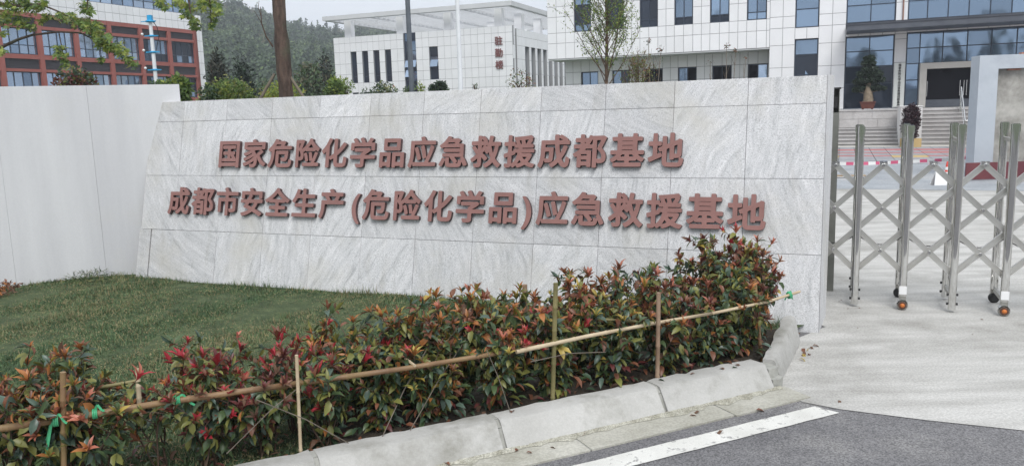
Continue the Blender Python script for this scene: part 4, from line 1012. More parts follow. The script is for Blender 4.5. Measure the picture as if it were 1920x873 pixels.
# ------------------------------------------------------------------ middle building with the roof pergola
MD = 60.0
midb = building('dormitory_block', 'white tiled block with slit windows, roof pergola and three red characters at its corner', -33, MD)
T0 = Matrix.Translation((33, 0, 0)); ZS = [0, 1.0, 1.9, 2.7, 3.62, 4.43, 5.2, 6.1, 7.11, 7.85, 8.38]
fm = Facade(midb, 'facing_tile', M['tile_mid'], M['tile_joint'], .027, .02)
sw = [(-39.57, -38.98), (-38.41, -37.82), (-37.28, -36.68), (-36.13, -35.53)]
hm = [(a, c, 4.43, 7.11) for a, c in sw] + [(a, c, 1.0, 3.62) for a, c in sw] + [(-34.27, -33.1, 0, 8.38), (-31.87, -31.05, 4.43, 7.11), (-31.87, -31.05, 1.0, 3.62)]
xm = [-41.25, -40.7, -40.13, -39.57, -38.98, -38.41, -37.82, -37.28, -36.68, -36.13, -35.53, -34.9, -34.27, -33.1, -32.5, -31.87, -31.05] + steps(-31.05, -24.34, 11)[1:]
fm.lay(T0, xm, ZS, hm)
for k, h_ in enumerate(hm[:8]): window(midb, T0, *h_, [], [h_[2]+.55], rec=.22, fr=.06, dark=[M['glass_dark'], M['glass_dark']])
window(midb, T0, *hm[8], [-33.69], [.9, 1.8, 2.7, 3.6, 4.4, 5.2, 6.0, 6.9, 7.7], rec=.2, fr=.06, dark=[M['glass'], M['glass_dark'], M['glass_dark'], M['glass'], M['glass_dark'], M['glass']])
window(midb, T0, *hm[9], [], [5.75, 6.3], rec=.2, dark=[M['glass_dark'], M['glass_pale'], M['glass_dark']]); window(midb, T0, *hm[10], [], [2.2], rec=.2)
for (x0, x1, z) in ((-34.2, -33.7, 6.1), (-33.65, -33.15, 6.1), (-34.2, -33.7, 5.3), (-31.8, -31.1, 6.05)):     # tilted-out vents
    b = MB(); b.box((0, -.012, -.62), (x1-x0, .012, 0)); f_ = link('vent_pane', b.mesh('vent_pane', M['glass_pale']), midb, T0 @ Matrix.Translation((x0, .12, z)) @ Matrix.Rotation(R(-24), 4, 'X'))
TS = T0 @ Matrix.Translation((-24.34, 0, 0)) @ TR          # side wall, x now runs away from the camera
slots = [(2.75+1.45*i, 3.72+1.45*i) for i in range(11)]
hs_ = [(a, c, 1.5, 6.88) for a, c in slots]
fm.lay(TS, [.026, .6] + [.95] + [2.0] + [q for s_ in slots for q in s_] + [19.], [0, .9, 1.5, 3.0, 4.68, 5.8, 6.88, 7.6, 8.2], hs_ + [(.6, .95, 0, 8.2)])
for a, c in slots:
    b = MB(); b.box((a, .5, 4.68), (c, .55, 6.88), 0, TS); b.build('spandrel', M['pillar'], midb)
    b = MB(); b.box((a, .48, 1.5), (c, .53, 4.67), 0, TS); b.build('pane', M['glass_dark'], midb)
    b = MB(); b.box((a, .46, 4.62), (c, .5, 4.7), 0, TS); b.build('transom', M['frame_blue'], midb)
fm.build(order=lambda q: (q[1][3] < 4.0, q[1][0] if q[0] == T0 else q[1][0]-24))
b = MB(); b.box((-8.2, .35, 0), (8.62-.6, 19, 8.0)); b.box((7.7, .33, 0), (8.0, 1.5, 8.2)); b.build('body', M['tile_joint'], midb)
b = MB(); b.box((-8.1, .3, 7.9), (8.5, 19, 8.16)); b.build('roof', M['soffit'], midb)
pg = MB()                                                   # pergola: fascia beams all round, louvres between
x0, x1, y0, y1 = -8.75, 8.95, -.75, 19.2
pgz0, pgz1 = 9.80, 10.16
def pbox(lo, hi): pg.box(lo, hi)
pbox((x0, y0, pgz0), (x1, y0+.45, pgz1)); pbox((x0, y1-.45, pgz0), (x1, y1, pgz1)); pbox((x0, y0+.45, pgz0), (x0+.45, y1-.45, pgz1)); pbox((x1-.45, y0+.45, pgz0), (x1, y1-.45, pgz1))
pg.build('pergola_frame', M['soffit'], midb)
for x in (-4.4, 0, 4.4):
    b = MB(); b.box((x-.14, y0+.45, pgz0+.06), (x+.14, y1-.45, pgz1-.04)); b.build('pergola_beam', M['soffit'], midb)
lv = [y0+1.0+.80*i for i in range(23)]
for y in lv:
    b = MB(); b.box((x0+.45, y, pgz0+.17), (x1-.45, y+.20, pgz0+.235)); b.build('pergola_slat', M['soffit'], midb)
for x in (-6.95, -1.75, 2.75, 7.3):
    for y in (.35, 9.3, 17.8):
        b = MB(); b.box((x-.33, y, 8.1), (x+.33, y+.6, pgz0-.004)); b.build('pergola_column', M['tile_mid'], midb)
b = MB(); b.box((7.0, 4.6, 8.1), (7.65, 5.3, pgz0-.004)); b.build('pergola_column', M['tile_mid'], midb)
for i, ch in enumerate('驻勤楼'):
    link('letter', glyph_mesh(ch, .70, .06, [M['sign_red']], .022), midb, T0 @ Matrix.Translation((-25.52, -.05, 7.22-.94*i)) @ Matrix.Rotation(math.pi/2, 4, 'X'))

# ------------------------------------------------------------------ building on the left with the red-brown frame (x runs away from the camera)
LE = -48.0
lp = U*LE + M_*40.
lef = thing('classroom_building', 'white building with a red-brown window grid and dark louvre panels on the left', 'building', (lp.x, lp.y, 0), YAW+math.pi/2)
# local x = depth-40, local y = to the left (-U), facade faces -y
fl = Facade(lef, 'facade_panel', M['tile_white'], M['tile_joint'], .03)
bay = 2.722; cols = [34.40+bay*i for i in range(-4, 7)]     # column centres
top = 8.75
fl.lay(I4, steps(-19.5, 10.9, 50), [8.75, 9.35, 9.96], [])
fl.lay(I4, [10.90, 11.22, 11.55], [0, .8, 1.7, 2.6, 3.5, 4.4, 5.3, 6.2, 7.1, 7.95, 8.75, 9.35, 9.96])
fl.build(order=lambda q: -q[1][0])
for x0, x1 in [(c-40-.155, c-40+.155) for c in cols] + [(10.56, 10.89)]:
    b = MB(); b.box((x0, -.06, 0), (x1, .25, 8.75)); b.build('red_column', M['red_frame'], lef)
bars = [(8.47, 8.742), (7.76, 7.96), (5.85, 6.13), (5.05, 5.22), (3.20, 3.48), (2.42, 2.60), (.6, .85)]
for z0, z1 in bars:
    b = MB(); b.box((cols[0]-40, -.03, z0), (10.6, .24, z1)); b.build('red_beam', M['red_frame'], lef)
for i in range(len(cols)):
    x0 = cols[i]-40+.155; x1 = x0+bay-.31 if i < len(cols)-1 else 10.56
    if i == len(cols)-1: x1 = 10.56
    if x1-x0 < .5: continue
    for z0, z1 in ((7.96, 8.47), (5.22, 5.85), (2.60, 3.20)):
        b = MB(); n_ = 7
        for k in range(n_): zz = z0+(z1-z0)*k/n_; b.box((x0, .10, zz+.012), (x1, .14+.03, zz+(z1-z0)/n_-.012))
        b.box((x0, .17, z0), (x1, .22, z1)); b.build('louvre', M['louvre'], lef)
    for z0, z1 in ((6.13, 7.76), (3.48, 5.05), (.85, 2.42)):
        w = x1-x0; vs_w = [x0+w*f for f in (.25, .5, .75)]
        gl = [M['glass_pale'], M['glass_pale'], M['glass']] if i < len(cols)-3 else [M['glass'], M['glass_dark'], M['glass'], M['glass'], M['glass_dark']]
        if i == len(cols)-2: gl = [M['glass_dark'], M['glass_dark'], M['glass'], M['glass_dark']]
        f_ = window(lef, I4, x0, x1, z0, z1, vs_w, [z0+(z1-z0)*.36], rec=.16, fr=.06, mull=.05, dark=gl)
b = MB(); b.box((-20, .26, 0), (11.5, 14, 9.9)); b.build('body', M['tile_joint'], lef)
TU = Matrix.Translation((0, .35, 0))
window(lef, TU, -19.4, 11.0, 9.97, 12.3, [-19.4+.95*i for i in range(1, 32)], [10.55, 11.4], rec=.05, fr=.07, mull=.06, dark=[M['glass'], M['glass_pale'], M['glass'], M['glass_pale'], M['glass_pale']])
b = MB(); b.box((-19.4, .46, 9.9), (11.0, 13, 12.3)); b.box((-19.8, .2, 12.3), (11.3, 13.4, 12.6)); b.build('upper_storey', M['tile_joint'], lef)

# ------------------------------------------------------------------ blue-grey gateway wall on the right, board, tape, cone
gw = thing('gateway_wall', 'blue-grey framed gate wall with a bare unfinished cement panel', 'wall', at(1822, 300, 17.5).xy.to_3d())
pa = at(1822, 300, 17.5); px_ = Vector((.985, -.17, 0)).normalized(); py_ = Vector((.17, .985, 0)).normalized()
GM4 = Matrix(((px_.x, py_.x, 0, pa.x), (px_.y, py_.y, 0, pa.y), (0, 0, 1, 0), (0, 0, 0, 1))); GI = mat4(gw).inverted() @ GM4
b = MB()
for lo, hi in (((0, -.12, -.02), (.38, .35, 2.62)), ((3.6, -.12, -.02), (3.98, .35, 2.62)), ((.38, -.12, 2.33), (3.6, .35, 2.62)), ((.38, -.12, -.02), (3.6, .35, .12))): b.box(lo, hi, 0, GI)
b.build('frame', M['pillar'], gw)
b = MB(); b.box((.38, 0.02, .12), (3.6, .3, 2.33), 0, GI); b.build('cement_panel', M['raw'], gw)
b = MB(); b.box((.60, -.03, 2.29), (.86, .02, 2.325), 0, GI); b.box((.85, -.05, 2.622), (1.25, .1, 2.66), 0, GI); b.box((1.5, -.03, 2.285), (1.9, .02, 2.325), 0, GI); b.build('brick_edge', noisy('brick_red', (.30, .12, .08), (.4, .2, .14), 8), gw)
bd = thing('site_board', 'long low maroon boarding at the foot of the gate wall', 'barrier', (11.2, 16.75, 0))
b = MB(); 
for k in range(4): b.box((-1.56+1.6*k, -.02, .02), (-1.56+1.6*k+1.59, .02, .375))
b.build('board', M['maroon'], bd)
b = MB()
for k in range(5): b.box((-1.5+1.55*k, .02, 0), (-1.44+1.55*k, .10, .36))
b.build('batten', M['plank'], bd)
tp = thing('barrier_tape', 'red and white barrier tape sagging across the forecourt', 'tape', (8, 19, 0))
p0, p1 = Vector((7.0, 18.6, .24)), Vector((14.5, 19.6, .30)); n_ = 40; 
def tpt(f): q = p0.lerp(p1, f); q.z += .05*math.sin(f*14)*.6 - .04*math.sin(f*math.pi*3)**2; return q
for i in range(n_):
    a, c = tpt(i/n_), tpt((i+1)/n_); tgt = MB()
    h = Vector((0, .01*math.sin(i), .075))
    tgt.add([a, c, c+h, a+h, a+Vector((0, .004, 0)), c+Vector((0, .004, 0)), c+h+Vector((0, .004, 0)), a+h+Vector((0, .004, 0))], [(0, 1, 2, 3), (7, 6, 5, 4), (0, 4, 5, 1), (3, 2, 6, 7)])
    tgt.build('red_band' if i % 2 else 'white_band', M['tape_red' if i % 2 else 'white_plastic'], tp, world=True)
for k, (pp) in enumerate((p0, p1)):
    pst = thing('tape_stake', ['short iron stake holding the left end of the barrier tape', 'short iron stake holding the right end of the barrier tape'][k], 'stake', (pp.x, pp.y, 0), group='stakes of the barrier tape')
    b = MB(); b.lathe((0, 0, 0), [(.10, 0), (.10, .03), (.02, .045), (.016, .42), (.02, .43)], 10); b.build('rod', M['guide'], pst)
cn = thing('traffic_cone', 'red and white striped traffic cone behind the folding gate', 'cone', (8.95, 16.2, .004))
b = MB(); b.box((-.16, -.16, 0), (.16, .16, .025)); b.build('base', M['cone_red'], cn, bevel=.01)
for nm, mt, pr in (('body', 'cone_red', [(.115, .025), (.086, .15)]), ('white_band', 'white_plastic', [(.087, .15), (.062, .25)]), ('body', 'cone_red', [(.061, .25), (.052, .29)]), ('white_band', 'white_plastic', [(.053, .29), (.04, .35)]), ('tip', 'cone_red', [(.039, .35), (.022, .45), (.014, .46)])):
    b = MB(); b.lathe((0, 0, 0), pr, 18); b.build(nm, M[mt], cn)
ab = thing('folding_sign', 'small white folding floor sign beside the traffic cone', 'floor sign', (8.72, 16.05, .004))
b = MB()
for s in (-1, 1):
    q = Matrix.Rotation(s*.3, 4, 'X')
    b.add([q @ Vector(v) + Vector((0, -s*.02*0+s*.09, 0)) for v in ((-.15, -.008, 0), (.15, -.008, 0), (.09, -.008, .30), (-.09, -.008, .30), (-.15, .008, 0), (.15, .008, 0), (.09, .008, .30), (-.09, .008, .30))], [(0, 1, 2, 3), (7, 6, 5, 4), (0, 4, 5, 1), (1, 5, 6, 2), (2, 6, 7, 3), (3, 7, 4, 0)])
b.build('panel', M['white_plastic'], ab)
for k, (x, y, w, a, lab) in enumerate([(7.35, 18.3, 1.0, .2, 'pale plank lying lowest of the offcuts by the wall end'), (7.7, 18.1, .8, -.25, 'pale plank lying askew on the offcuts'), (7.45, 18.45, .5, .6, 'short plank at the back of the offcuts')]):
    pk = thing('plank', lab, 'plank', (x, y, .004+.035*(k == 1)), a, group='offcut planks lying on the forecourt')
    b = MB(); b.box((-w/2, -.07, 0), (w/2, .07, .03)); b.build('board', M['plank'] if k else M['white_plastic'], pk)

# ------------------------------------------------------------------ poles
wp = thing('clamped_pole', 'slim white pole ringed with blue clamps behind the boundary wall', 'pole', (-6.085, 14, 0))
b = MB(); b.tube([(0, 0, 0), (0, 0, 3.46)], [.036, .030], 12); b.build('pole', M['pole_white'], wp)
for z in (3.20, 2.93, 2.63):
    b = MB(); b.lathe((0, 0, z-.015), [(.042, 0), (.05, .005), (.05, .025), (.042, .03)], 14); b.bar((-.12, 0, z), (.11, 0, z), .024, .016); c_ = b.build('clamp', M['blue_clamp'], wp)
    b = MB(); b.lathe((-.16, 0, z-.02+.03), [(.006, 0), (.02, .01), (.024, .024), (.016, .04), (.004, .045)], 10); b.build('sensor', M['white_plastic'], c_)
b = MB(); b.box((-.035, -.035, 3.46), (.035, .035, 3.545)); b.lathe((0, 0, 3.43), [(.075, 0), (.085, .01), (.07, .028)], 14); b.bar((-.16, 0, 3.44), (.10, 0, 3.45), .018, .012); b.build('head', M['blue_clamp'], wp)
b = MB(); b.tube([(.05, 0, 3.44), (.10, .02, 3.34), (.13, 0, 3.2), (.05, 0, 2.95)], .006, 5); b.build('cable', M['black'], wp)
sp_ = thing('street_lamp', 'dark grey street lamp post in front of the white tiled block', 'street lamp', (-2.38, 20, 0))
b = MB(); b.tube([(0, 0, 0), (0, 0, .8), (0, 0, 7.6)], [.085, .072, .05], 14); b.build('post', M['pole_dark'], sp_)
b = MB(); b.tube([(0, 0, 7.5), (.3, -.3, 7.9), (1.0, -1.0, 8.1)], [.04, .035, .03], 10); b.build('arm', M['pole_dark'], sp_)
b = MB(); b.box((.85, -1.5, 8.06), (1.15, -.95, 8.16)); b.build('lamp_head', M['pole_dark'], sp_, bevel=.03)
b = MB(); b.lathe((0, 0, 0), [(.19, 0), (.19, .03), (.10, .05), (.09, .25)], 16); b.build('base_plate', M['pole_dark'], sp_)
fp = thing('flagpole', 'white flagpole standing before the white tiled block', 'flagpole', (-1.40, 24, 0))
b = MB(); b.tube([(0, 0, 0), (0, 0, 9.5)], [.075, .05], 14); b.build('mast', M['pole_white'], fp)
b = MB(); b.lathe((0, 0, 9.5), [(.03, 0), (.07, .05), (.07, .09), (.02, .14)], 12); b.build('finial', M['steel'], fp)

# ------------------------------------------------------------------ trees and bushes
def foliage_cloud(c, rad, n, L, clumps, spread=.33, shell=.55, seed=0, up=.3, droop=0.):
    rg = np.random.default_rng(seed); k = clumps
    v = rg.normal(size=(k, 3)); v /= np.linalg.norm(v, axis=1, keepdims=True); q = shell+(1-shell)*rg.random((k, 1))
    q *= rg.uniform(.75, 1.08, (k, 1)); cc = v*q
    idx = rg.integers(0, k, n); off = rg.normal(size=(n, 3))*spread*rg.uniform(.6, 1.2, (k, 1))[idx]
    q_ = cc[idx]+off; nn_ = np.linalg.norm(q_, axis=1, keepdims=True); lim = 1.02+.10*rg.random((n, 1))+.10*np.sin(idx*1.7)[:, None]
    P = q_*np.minimum(1, lim*(.8+.2*rg.random((n, 1)))/nn_)*np.array(rad)+np.array(c)
    D = rg.normal(size=(n, 3)) + off*1.2 + np.array([0, 0, -droop]); NN = rg.normal(size=(n, 3))*.6 + np.array([0, 0, 1.])*up + v[idx]*.5
    Ls = L*rg.uniform(.6, 1.25, n)
    return P, D, NN, Ls, idx
def bush(name, label, loc, h, r, n, L, mats, wts, seed, cat='bush', base=.25, clumps=26, wr=.5, group=None, ry=None, spread=.3, shell=.5, trunk=.03, droop=0.):
    t = thing(name, label, cat, loc, group=group); rg = np.random.default_rng(seed); random.seed(seed)
    cz = (h+base)/2; rz = (h-base)/2
    P, D, NN, Ls, idx = foliage_cloud((0, 0, cz), (r, ry or r, rz), n, L, clumps, spread, shell, seed, droop=droop)
    cl = rg.choice(len(mats), clumps, p=np.array(wts)/sum(wts)); mi = np.where(rg.random(n) < .7, cl[idx], rg.choice(len(mats), n, p=np.array(wts)/sum(wts)))
    me = card_geo(P, D, NN, Ls, Ls*wr, mi, [LF[k] for k in mats], 'crown'); link('crown', me, t)
    b = MB(); b.tube([(0, 0, -.05), (0, 0, cz*.7), (random.uniform(-.1, .1)*r, 0, cz)], [trunk, trunk*.8, trunk*.4], 7)
    for k in range(8):
        a = random.uniform(0, 6.28); z0 = random.uniform(base*.7, cz); e = Vector((math.cos(a)*r*.75, math.sin(a)*(ry or r)*.75, random.uniform(cz, h*.9)))
        b.tube([(0, 0, z0), Vector((0, 0, z0)).lerp(e, .5)+Vector((0, 0, .05)), e], [trunk*.5, trunk*.35, trunk*.15], 5)
    b.build('trunk', M['twig'], t); return t
def B(name, label, x, Y, top, r, n, L, mats, wts, seed, **k):
    if k.get('cat', 'bush') == 'bush': k['base'] = max(.3, top-2.1*r)
    p = at(x, 160, Y); return bush(name, label, (p.x, Y, 0), top, r, n, L, mats, wts, seed, **k)
B('shrub', 'reddish brown shrub peeping over the white boundary wall at the left', 138, 16, 2.86, .42, 2600, .09, ['bronze', 'olive', 'dark', 'maroon'], [3, 2, 2, 2], 11, base=.6)
B('bush', 'leafy green bush behind the right end of the white boundary wall', 326, 11.2, 2.36, .21, 1600, .075, ['fresh', 'tree', 'lime', 'mid'], [3, 3, 1, 2], 12, base=.7)
B('bush', 'bright green sprig bush behind the clamped white pole', 302, 13, 2.42, .24, 900, .075, ['fresh', 'lime', 'tree'], [3, 2, 2], 13, base=.8)
B('bush', 'broad yellow-green bush under the two dark conifers', 428, 17.5, 2.62, .58, 4200, .085, ['lime', 'olive', 'fresh', 'tree'], [3, 2, 3, 2], 14, base=.6)
B('bush', 'small dark bush beside the corner of the classroom building', 386, 17, 2.45, .2, 350, .08, ['tree', 'dark'], [1, 1], 15, base=.8)
B('conifer', 'dense black-green conifer, right one of the pair left of the bare trunk', 454, 27, 3.75, .50, 4200, .16, ['conifer', 'dark', 'conifer'], [4, 1, 3], 16, cat='tree', base=.5, clumps=50, wr=.35, spread=.24, trunk=.08)
B('conifer', 'brownish dark conifer, left one of the pair left of the bare trunk', 410, 30, 4.2, .52, 3400, .17, ['conifer2', 'conifer', 'tree'], [4, 3, .6], 17, cat='tree', base=.5, clumps=46, wr=.35, spread=.24, trunk=.08)
B('bush', 'clipped lime-yellow bush behind the foot of the bare trunk', 531, 16, 2.52, .46, 3600, .06, ['lime', 'yellow', 'fresh'], [5, 1.2, 2], 18, base=.5, clumps=40, spread=.22)
B('bush', 'round bright green bush left of the white tiled block', 626, 19, 2.64, .26, 2000, .07, ['fresh', 'lime', 'tree'], [4, 2, 1], 19, base=.6, clumps=30, spread=.22)
B('bush', 'airy light green bush at the left corner of the white tiled block', 647, 19.5, 2.66, .22, 380, .07, ['fresh', 'lime'], [3, 2], 20, base=.6, spread=.34)
B('bush', 'loose dark olive shrub left of the street lamp', 720, 20, 2.58, .32, 1100, .075, ['dark', 'mid', 'bronze', 'olive'], [3, 2, 1, 1], 21, base=.6)
B('bush', 'low dark shrub left of the olive shrub by the slit windows', 690, 21, 2.42, .25, 500, .07, ['dark', 'mid'], [2, 1], 22, base=.6)
B('bush', 'thin yellow-green sprigs right of the street lamp', 787, 20, 2.52, .13, 130, .06, ['lime', 'fresh'], [1, 1], 23, base=.6)
B('bush', 'small tuft left of the street lamp foot', 765, 21, 2.48, .14, 200, .06, ['fresh', 'tree'], [1, 1], 24, base=.6)
B('bush', 'dark green rounded bush below the narrow white window', 822, 22, 2.60, .26, 2600, .08, ['dark', 'tree', 'conifer'], [3, 2, 2], 25, base=.6, clumps=34, spread=.22)
B('bush', 'wispy shrub with grey twigs below the red characters', 972, 18, 2.66, .34, 300, .06, ['tree', 'olive', 'bronze'], [2, 1, 1], 26, base=.6, spread=.4)
B('bush', 'tiny weed on the wall line left of the wispy shrub', 890, 20, 2.44, .08, 40, .05, ['tree'], [1], 27, base=.6)
B('tree', 'tall olive tree right of the bare trunk before the wooded hill', 574, 46, 4.7, .95, 3400, .24, ['tree', 'h4', 'mid'], [3, 2, 2], 30, cat='tree', base=.6, clumps=44, trunk=.12)
B('tree', 'dark narrow tree beside the left edge of the white tiled block', 609, 52, 5.4, .62, 3000, .26, ['dark', 'conifer2', 'h4'], [3, 2, 1], 31, cat='tree', base=.6, clumps=40, trunk=.12)
B('tree', 'low dark tree just right of the bare trunk foot', 556, 40, 3.2, .75, 2000, .22, ['dark', 'conifer'], [3, 2], 32, cat='tree', base=.4, clumps=30, trunk=.1)
B('tree', 'grey-green tree left of the bare trunk beneath the hill', 499, 55, 4.2, 1.1, 2400, .28, ['tree', 'mid', 'h4'], [2, 3, 1], 33, cat='tree', base=.4, clumps=40, trunk=.12)
B('tree', 'dark spreading tree behind the two conifers', 474, 48, 3.7, .9, 2200, .25, ['dark', 'mid', 'tree'], [3, 2, 1], 34, cat='tree', base=.4, clumps=36, trunk=.1)

# bare-trunked tree propped with stakes
bt = thing('propped_tree', 'tree with a thick bare brown trunk propped by wooden poles', 'tree', (-3.90, 14, 0))
b = MB(); pts = []; rad = []
for i in range(26):
    z = -.1 + 6.0*i/25; pts.append((.10*math.sin(z*.9)*.35 + .045*z*.25, .04*math.sin(z*1.7), z)); rad.append(.142-.0085*z + .010*math.sin(z*5.1)+.006*math.sin(z*13))
n0 = len(b.v); b.tube(pts, rad, 20)
b.v = [(x*(1+.0) + .012*math.sin(17*z+9*math.atan2(y, x))*.6, y + .010*math.sin(11*z+5*x*40), z) for x, y, z in b.v]
b.build('trunk', M['bark'], bt)
b = MB(); rnd = random.Random(5); tips = []
for k in range(9):
    a = k*2.4; z0 = rnd.uniform(4.6, 5.9); e = Vector((math.cos(a)*rnd.uniform(.9, 1.7), math.sin(a)*rnd.uniform(.9, 1.7), z0+rnd.uniform(.9, 2.0))); s0 = Vector((.06, 0, z0))
    b.tube([s0, s0.lerp(e, .45)+Vector((0, 0, .15)), e], [.045, .03, .012], 7); tips.append(e)
b.build('limb', M['bark'], bt)
b = MB(); b.tube([(-.10, -.05, 2.95), (-.20, -.07, 3.12), (-.26, -.08, 3.35), (-.255, -.08, 3.62)], [.016, .013, .010, .006], 6); b.tube([(-.26, -.08, 3.35), (-.36, -.1, 3.55)], [.006, .003], 5); b.tube([(-.258, -.08, 3.45), (-.29, -.1, 3.62), (-.27, -.09, 3.72)], [.006, .005, .003], 5)
b.build('dead_twig', M['twig'], bt)
P, D, NN, Ls, idx = foliage_cloud((.1, 0, 6.9), (1.6, 1.6, 1.2), 3500, .11, 30, .3, .4, 77)
link('crown', card_geo(P, D, NN, Ls, Ls*.5, np.random.default_rng(1).choice(3, len(P)), [LF['tree'], LF['fresh'], LF['mid']], 'crown'), bt)
for k, a in enumerate((R(190), R(-15), R(85))):
    sp2 = thing('tree_prop', ['left wooden pole propping the bare trunk', 'right wooden pole propping the bare trunk', 'rear wooden pole propping the bare trunk'][k], 'prop', (-3.90+math.cos(a)*1.75, 14+math.sin(a)*1.75, 0), group='poles propping the bare tree')
    b = MB(); b.tube([(0, 0, -.05), (-math.cos(a)*1.63, -math.sin(a)*1.63, 2.50)], [.032, .026], 9); b.build('pole', M['pole_wood'], sp2)

# overhanging broad-leaved tree at the top left
ot = thing('overhanging_tree', 'broad-leaved tree whose leafy branches hang into the top left corner', 'tree', (-9.3, 11.2, 0))
OI = Vector((-9.3, 11.2, 0)); b = MB(); b.tube([(0, 0, -.1), (.05, 0, 1.5), (.15, -.05, 3.0), (.1, 0, 4.6), (.0, .1, 6.4)], [.19, .16, .135, .10, .05], 14); b.build('trunk', M['bark'], ot)
def pl(*q): return [at(x, y, Y)-OI for x, y, Y in q]
limbs = [([Vector((.13, 0, 2.6))] + pl((-60, 125, 11), (0, 90, 10.7), (35, 74, 10.6), (60, 66, 10.5), (110, 60, 10.5), (150, 62, 10.4), (190, 80, 10.4), (222, 103, 10.4), (248, 124, 10.4)), [.05, .032, .022, .018, .015, .012, .010, .008, .006, .004]),
         ([Vector((.12, 0, 3.6))] + pl((-80, 10, 10.8), (-20, 5, 10.6), (40, 12, 10.5), (75, 8, 10.4), (110, 22, 10.4), (135, 35, 10.4), (160, 42, 10.4)), [.05, .03, .022, .016, .012, .01, .007, .004]),
         ([Vector((.1, 0, 4.3))] + pl((-40, -110, 10.4), (90, -90, 10.1), (160, -50, 10.1), (165, -10, 10.1), (163, 20, 10.1)), [.06, .04, .03, .02, .012, .005]),
         (pl((90, -90, 10.1), (230, -90, 9.9), (340, -60, 9.8), (352, -10, 9.8), (358, 30, 9.8), (366, 52, 9.8)), [.03, .024, .018, .012, .008, .004]),
         (pl((340, -60, 9.8), (388, -30, 9.7), (395, 15, 9.7), (396, 48, 9.7)), [.016, .012, .007, .004]),
         (pl((230, -90, 9.9), (295, -40, 9.9), (302, 5, 9.9)), [.014, .008, .004]),
         (pl((110, 60, 10.5), (116, 90, 10.5), (120, 120, 10.5)), [.008, .006, .003]),
         (pl((190, 80, 10.4), (186, 100, 10.4), (190, 114, 10.4)), [.006, .004, .003]), (pl((0, 90, 10.7), (4, 105, 10.7)), [.006, .003])]
b = MB()
for p, r_ in limbs: b.tube(p, r_, 7)
b.build('branch', M['bark'], ot)
cl = [(15, 12, 22, 34), (45, 10, 22, 30), (12, 35, 16, 22), (42, 42, 16, 26), (68, 14, 14, 18), (5, 62, 8, 8), (60, 52, 9, 10), (3, 95, 8, 10), (80, 5, 10, 12), (25, -15, 30, 30), (70, -20, 30, 20),
      (160, 12, 12, 16), (166, 22, 9, 10), (115, 30, 9, 14), (130, 33, 10, 14), (145, 42, 12, 16), (160, 42, 10, 12), (168, 55, 12, 18), (182, 62, 14, 22), (180, 45, 8, 10), (190, 78, 14, 24), (203, 86, 14, 22), (200, 70, 9, 12), (218, 88, 13, 18), (230, 98, 12, 16), (238, 112, 9, 10), (249, 123, 8, 8), (188, 112, 6, 6), (88, 34, 8, 8), (78, 40, 6, 6),
      (112, 92, 9, 12), (118, 105, 9, 10), (122, 118, 8, 8), (108, 100, 6, 6), (300, 4, 12, 14), (308, 14, 8, 6), (345, 12, 12, 14), (335, 2, 10, 10), (352, 30, 10, 12), (362, 40, 9, 10), (367, 53, 7, 6), (358, 20, 8, 8), (385, 6, 16, 18), (402, 10, 12, 12), (398, 30, 9, 10), (396, 48, 8, 8), (410, 22, 7, 6), (375, 15, 8, 6), (370, -15, 25, 20)]
rec = []; rg = np.random.default_rng(41)
for x, y, r_, n_ in cl:
    Yc = 10.7-.0022*x
    for k in range(int(n_*2.6)):
        Y = Yc + rg.normal(0, .18); p = at(x + rg.normal(0, r_*.5), y + rg.normal(0, r_*.42), Y)-OI
        d0 = Vector((rg.normal(), rg.normal(), -.55+rg.normal()*.5)).normalized(); nn = Vector((rg.normal(0, .5), rg.normal(0, .5)-.25, 1)).normalized(); s0 = d0.cross(nn).normalized()
        L = rg.uniform(.042, .078); c = rg.choice(4, p=[.40, .16, .34, .10])
        for ang, f in ((0, 1.), (.95, .82), (-.95, .82), (1.9, .5), (-1.9, .5)):     # five-lobed leaf
            rec.append((p, d0*math.cos(ang)+s0*math.sin(ang), nn, L*f, L*f*.5, c))
        rec.append((p-d0*.04, d0, nn, .04, .004, 1))
me = card_geo(np.array([q[0] for q in rec]), np.array([q[1] for q in rec]), np.array([q[2] for q in rec]), np.array([q[3] for q in rec]), np.array([q[4] for q in rec]), [q[5] for q in rec], [LF['fresh'], LF['tree'], LF['lime'], LF['olive']], 'crown')
link('crown', me, ot)
P, D, NN, Ls, idx = foliage_cloud((-.9, .2, 5.4), (1.7, 1.6, 1.5), 3000, .11, 34, .3, .4, 78)
link('crown', card_geo(P, D, NN, Ls, Ls*.6, rg.choice(3, len(P)), [LF['fresh'], LF['tree'], LF['lime']], 'crown'), ot)

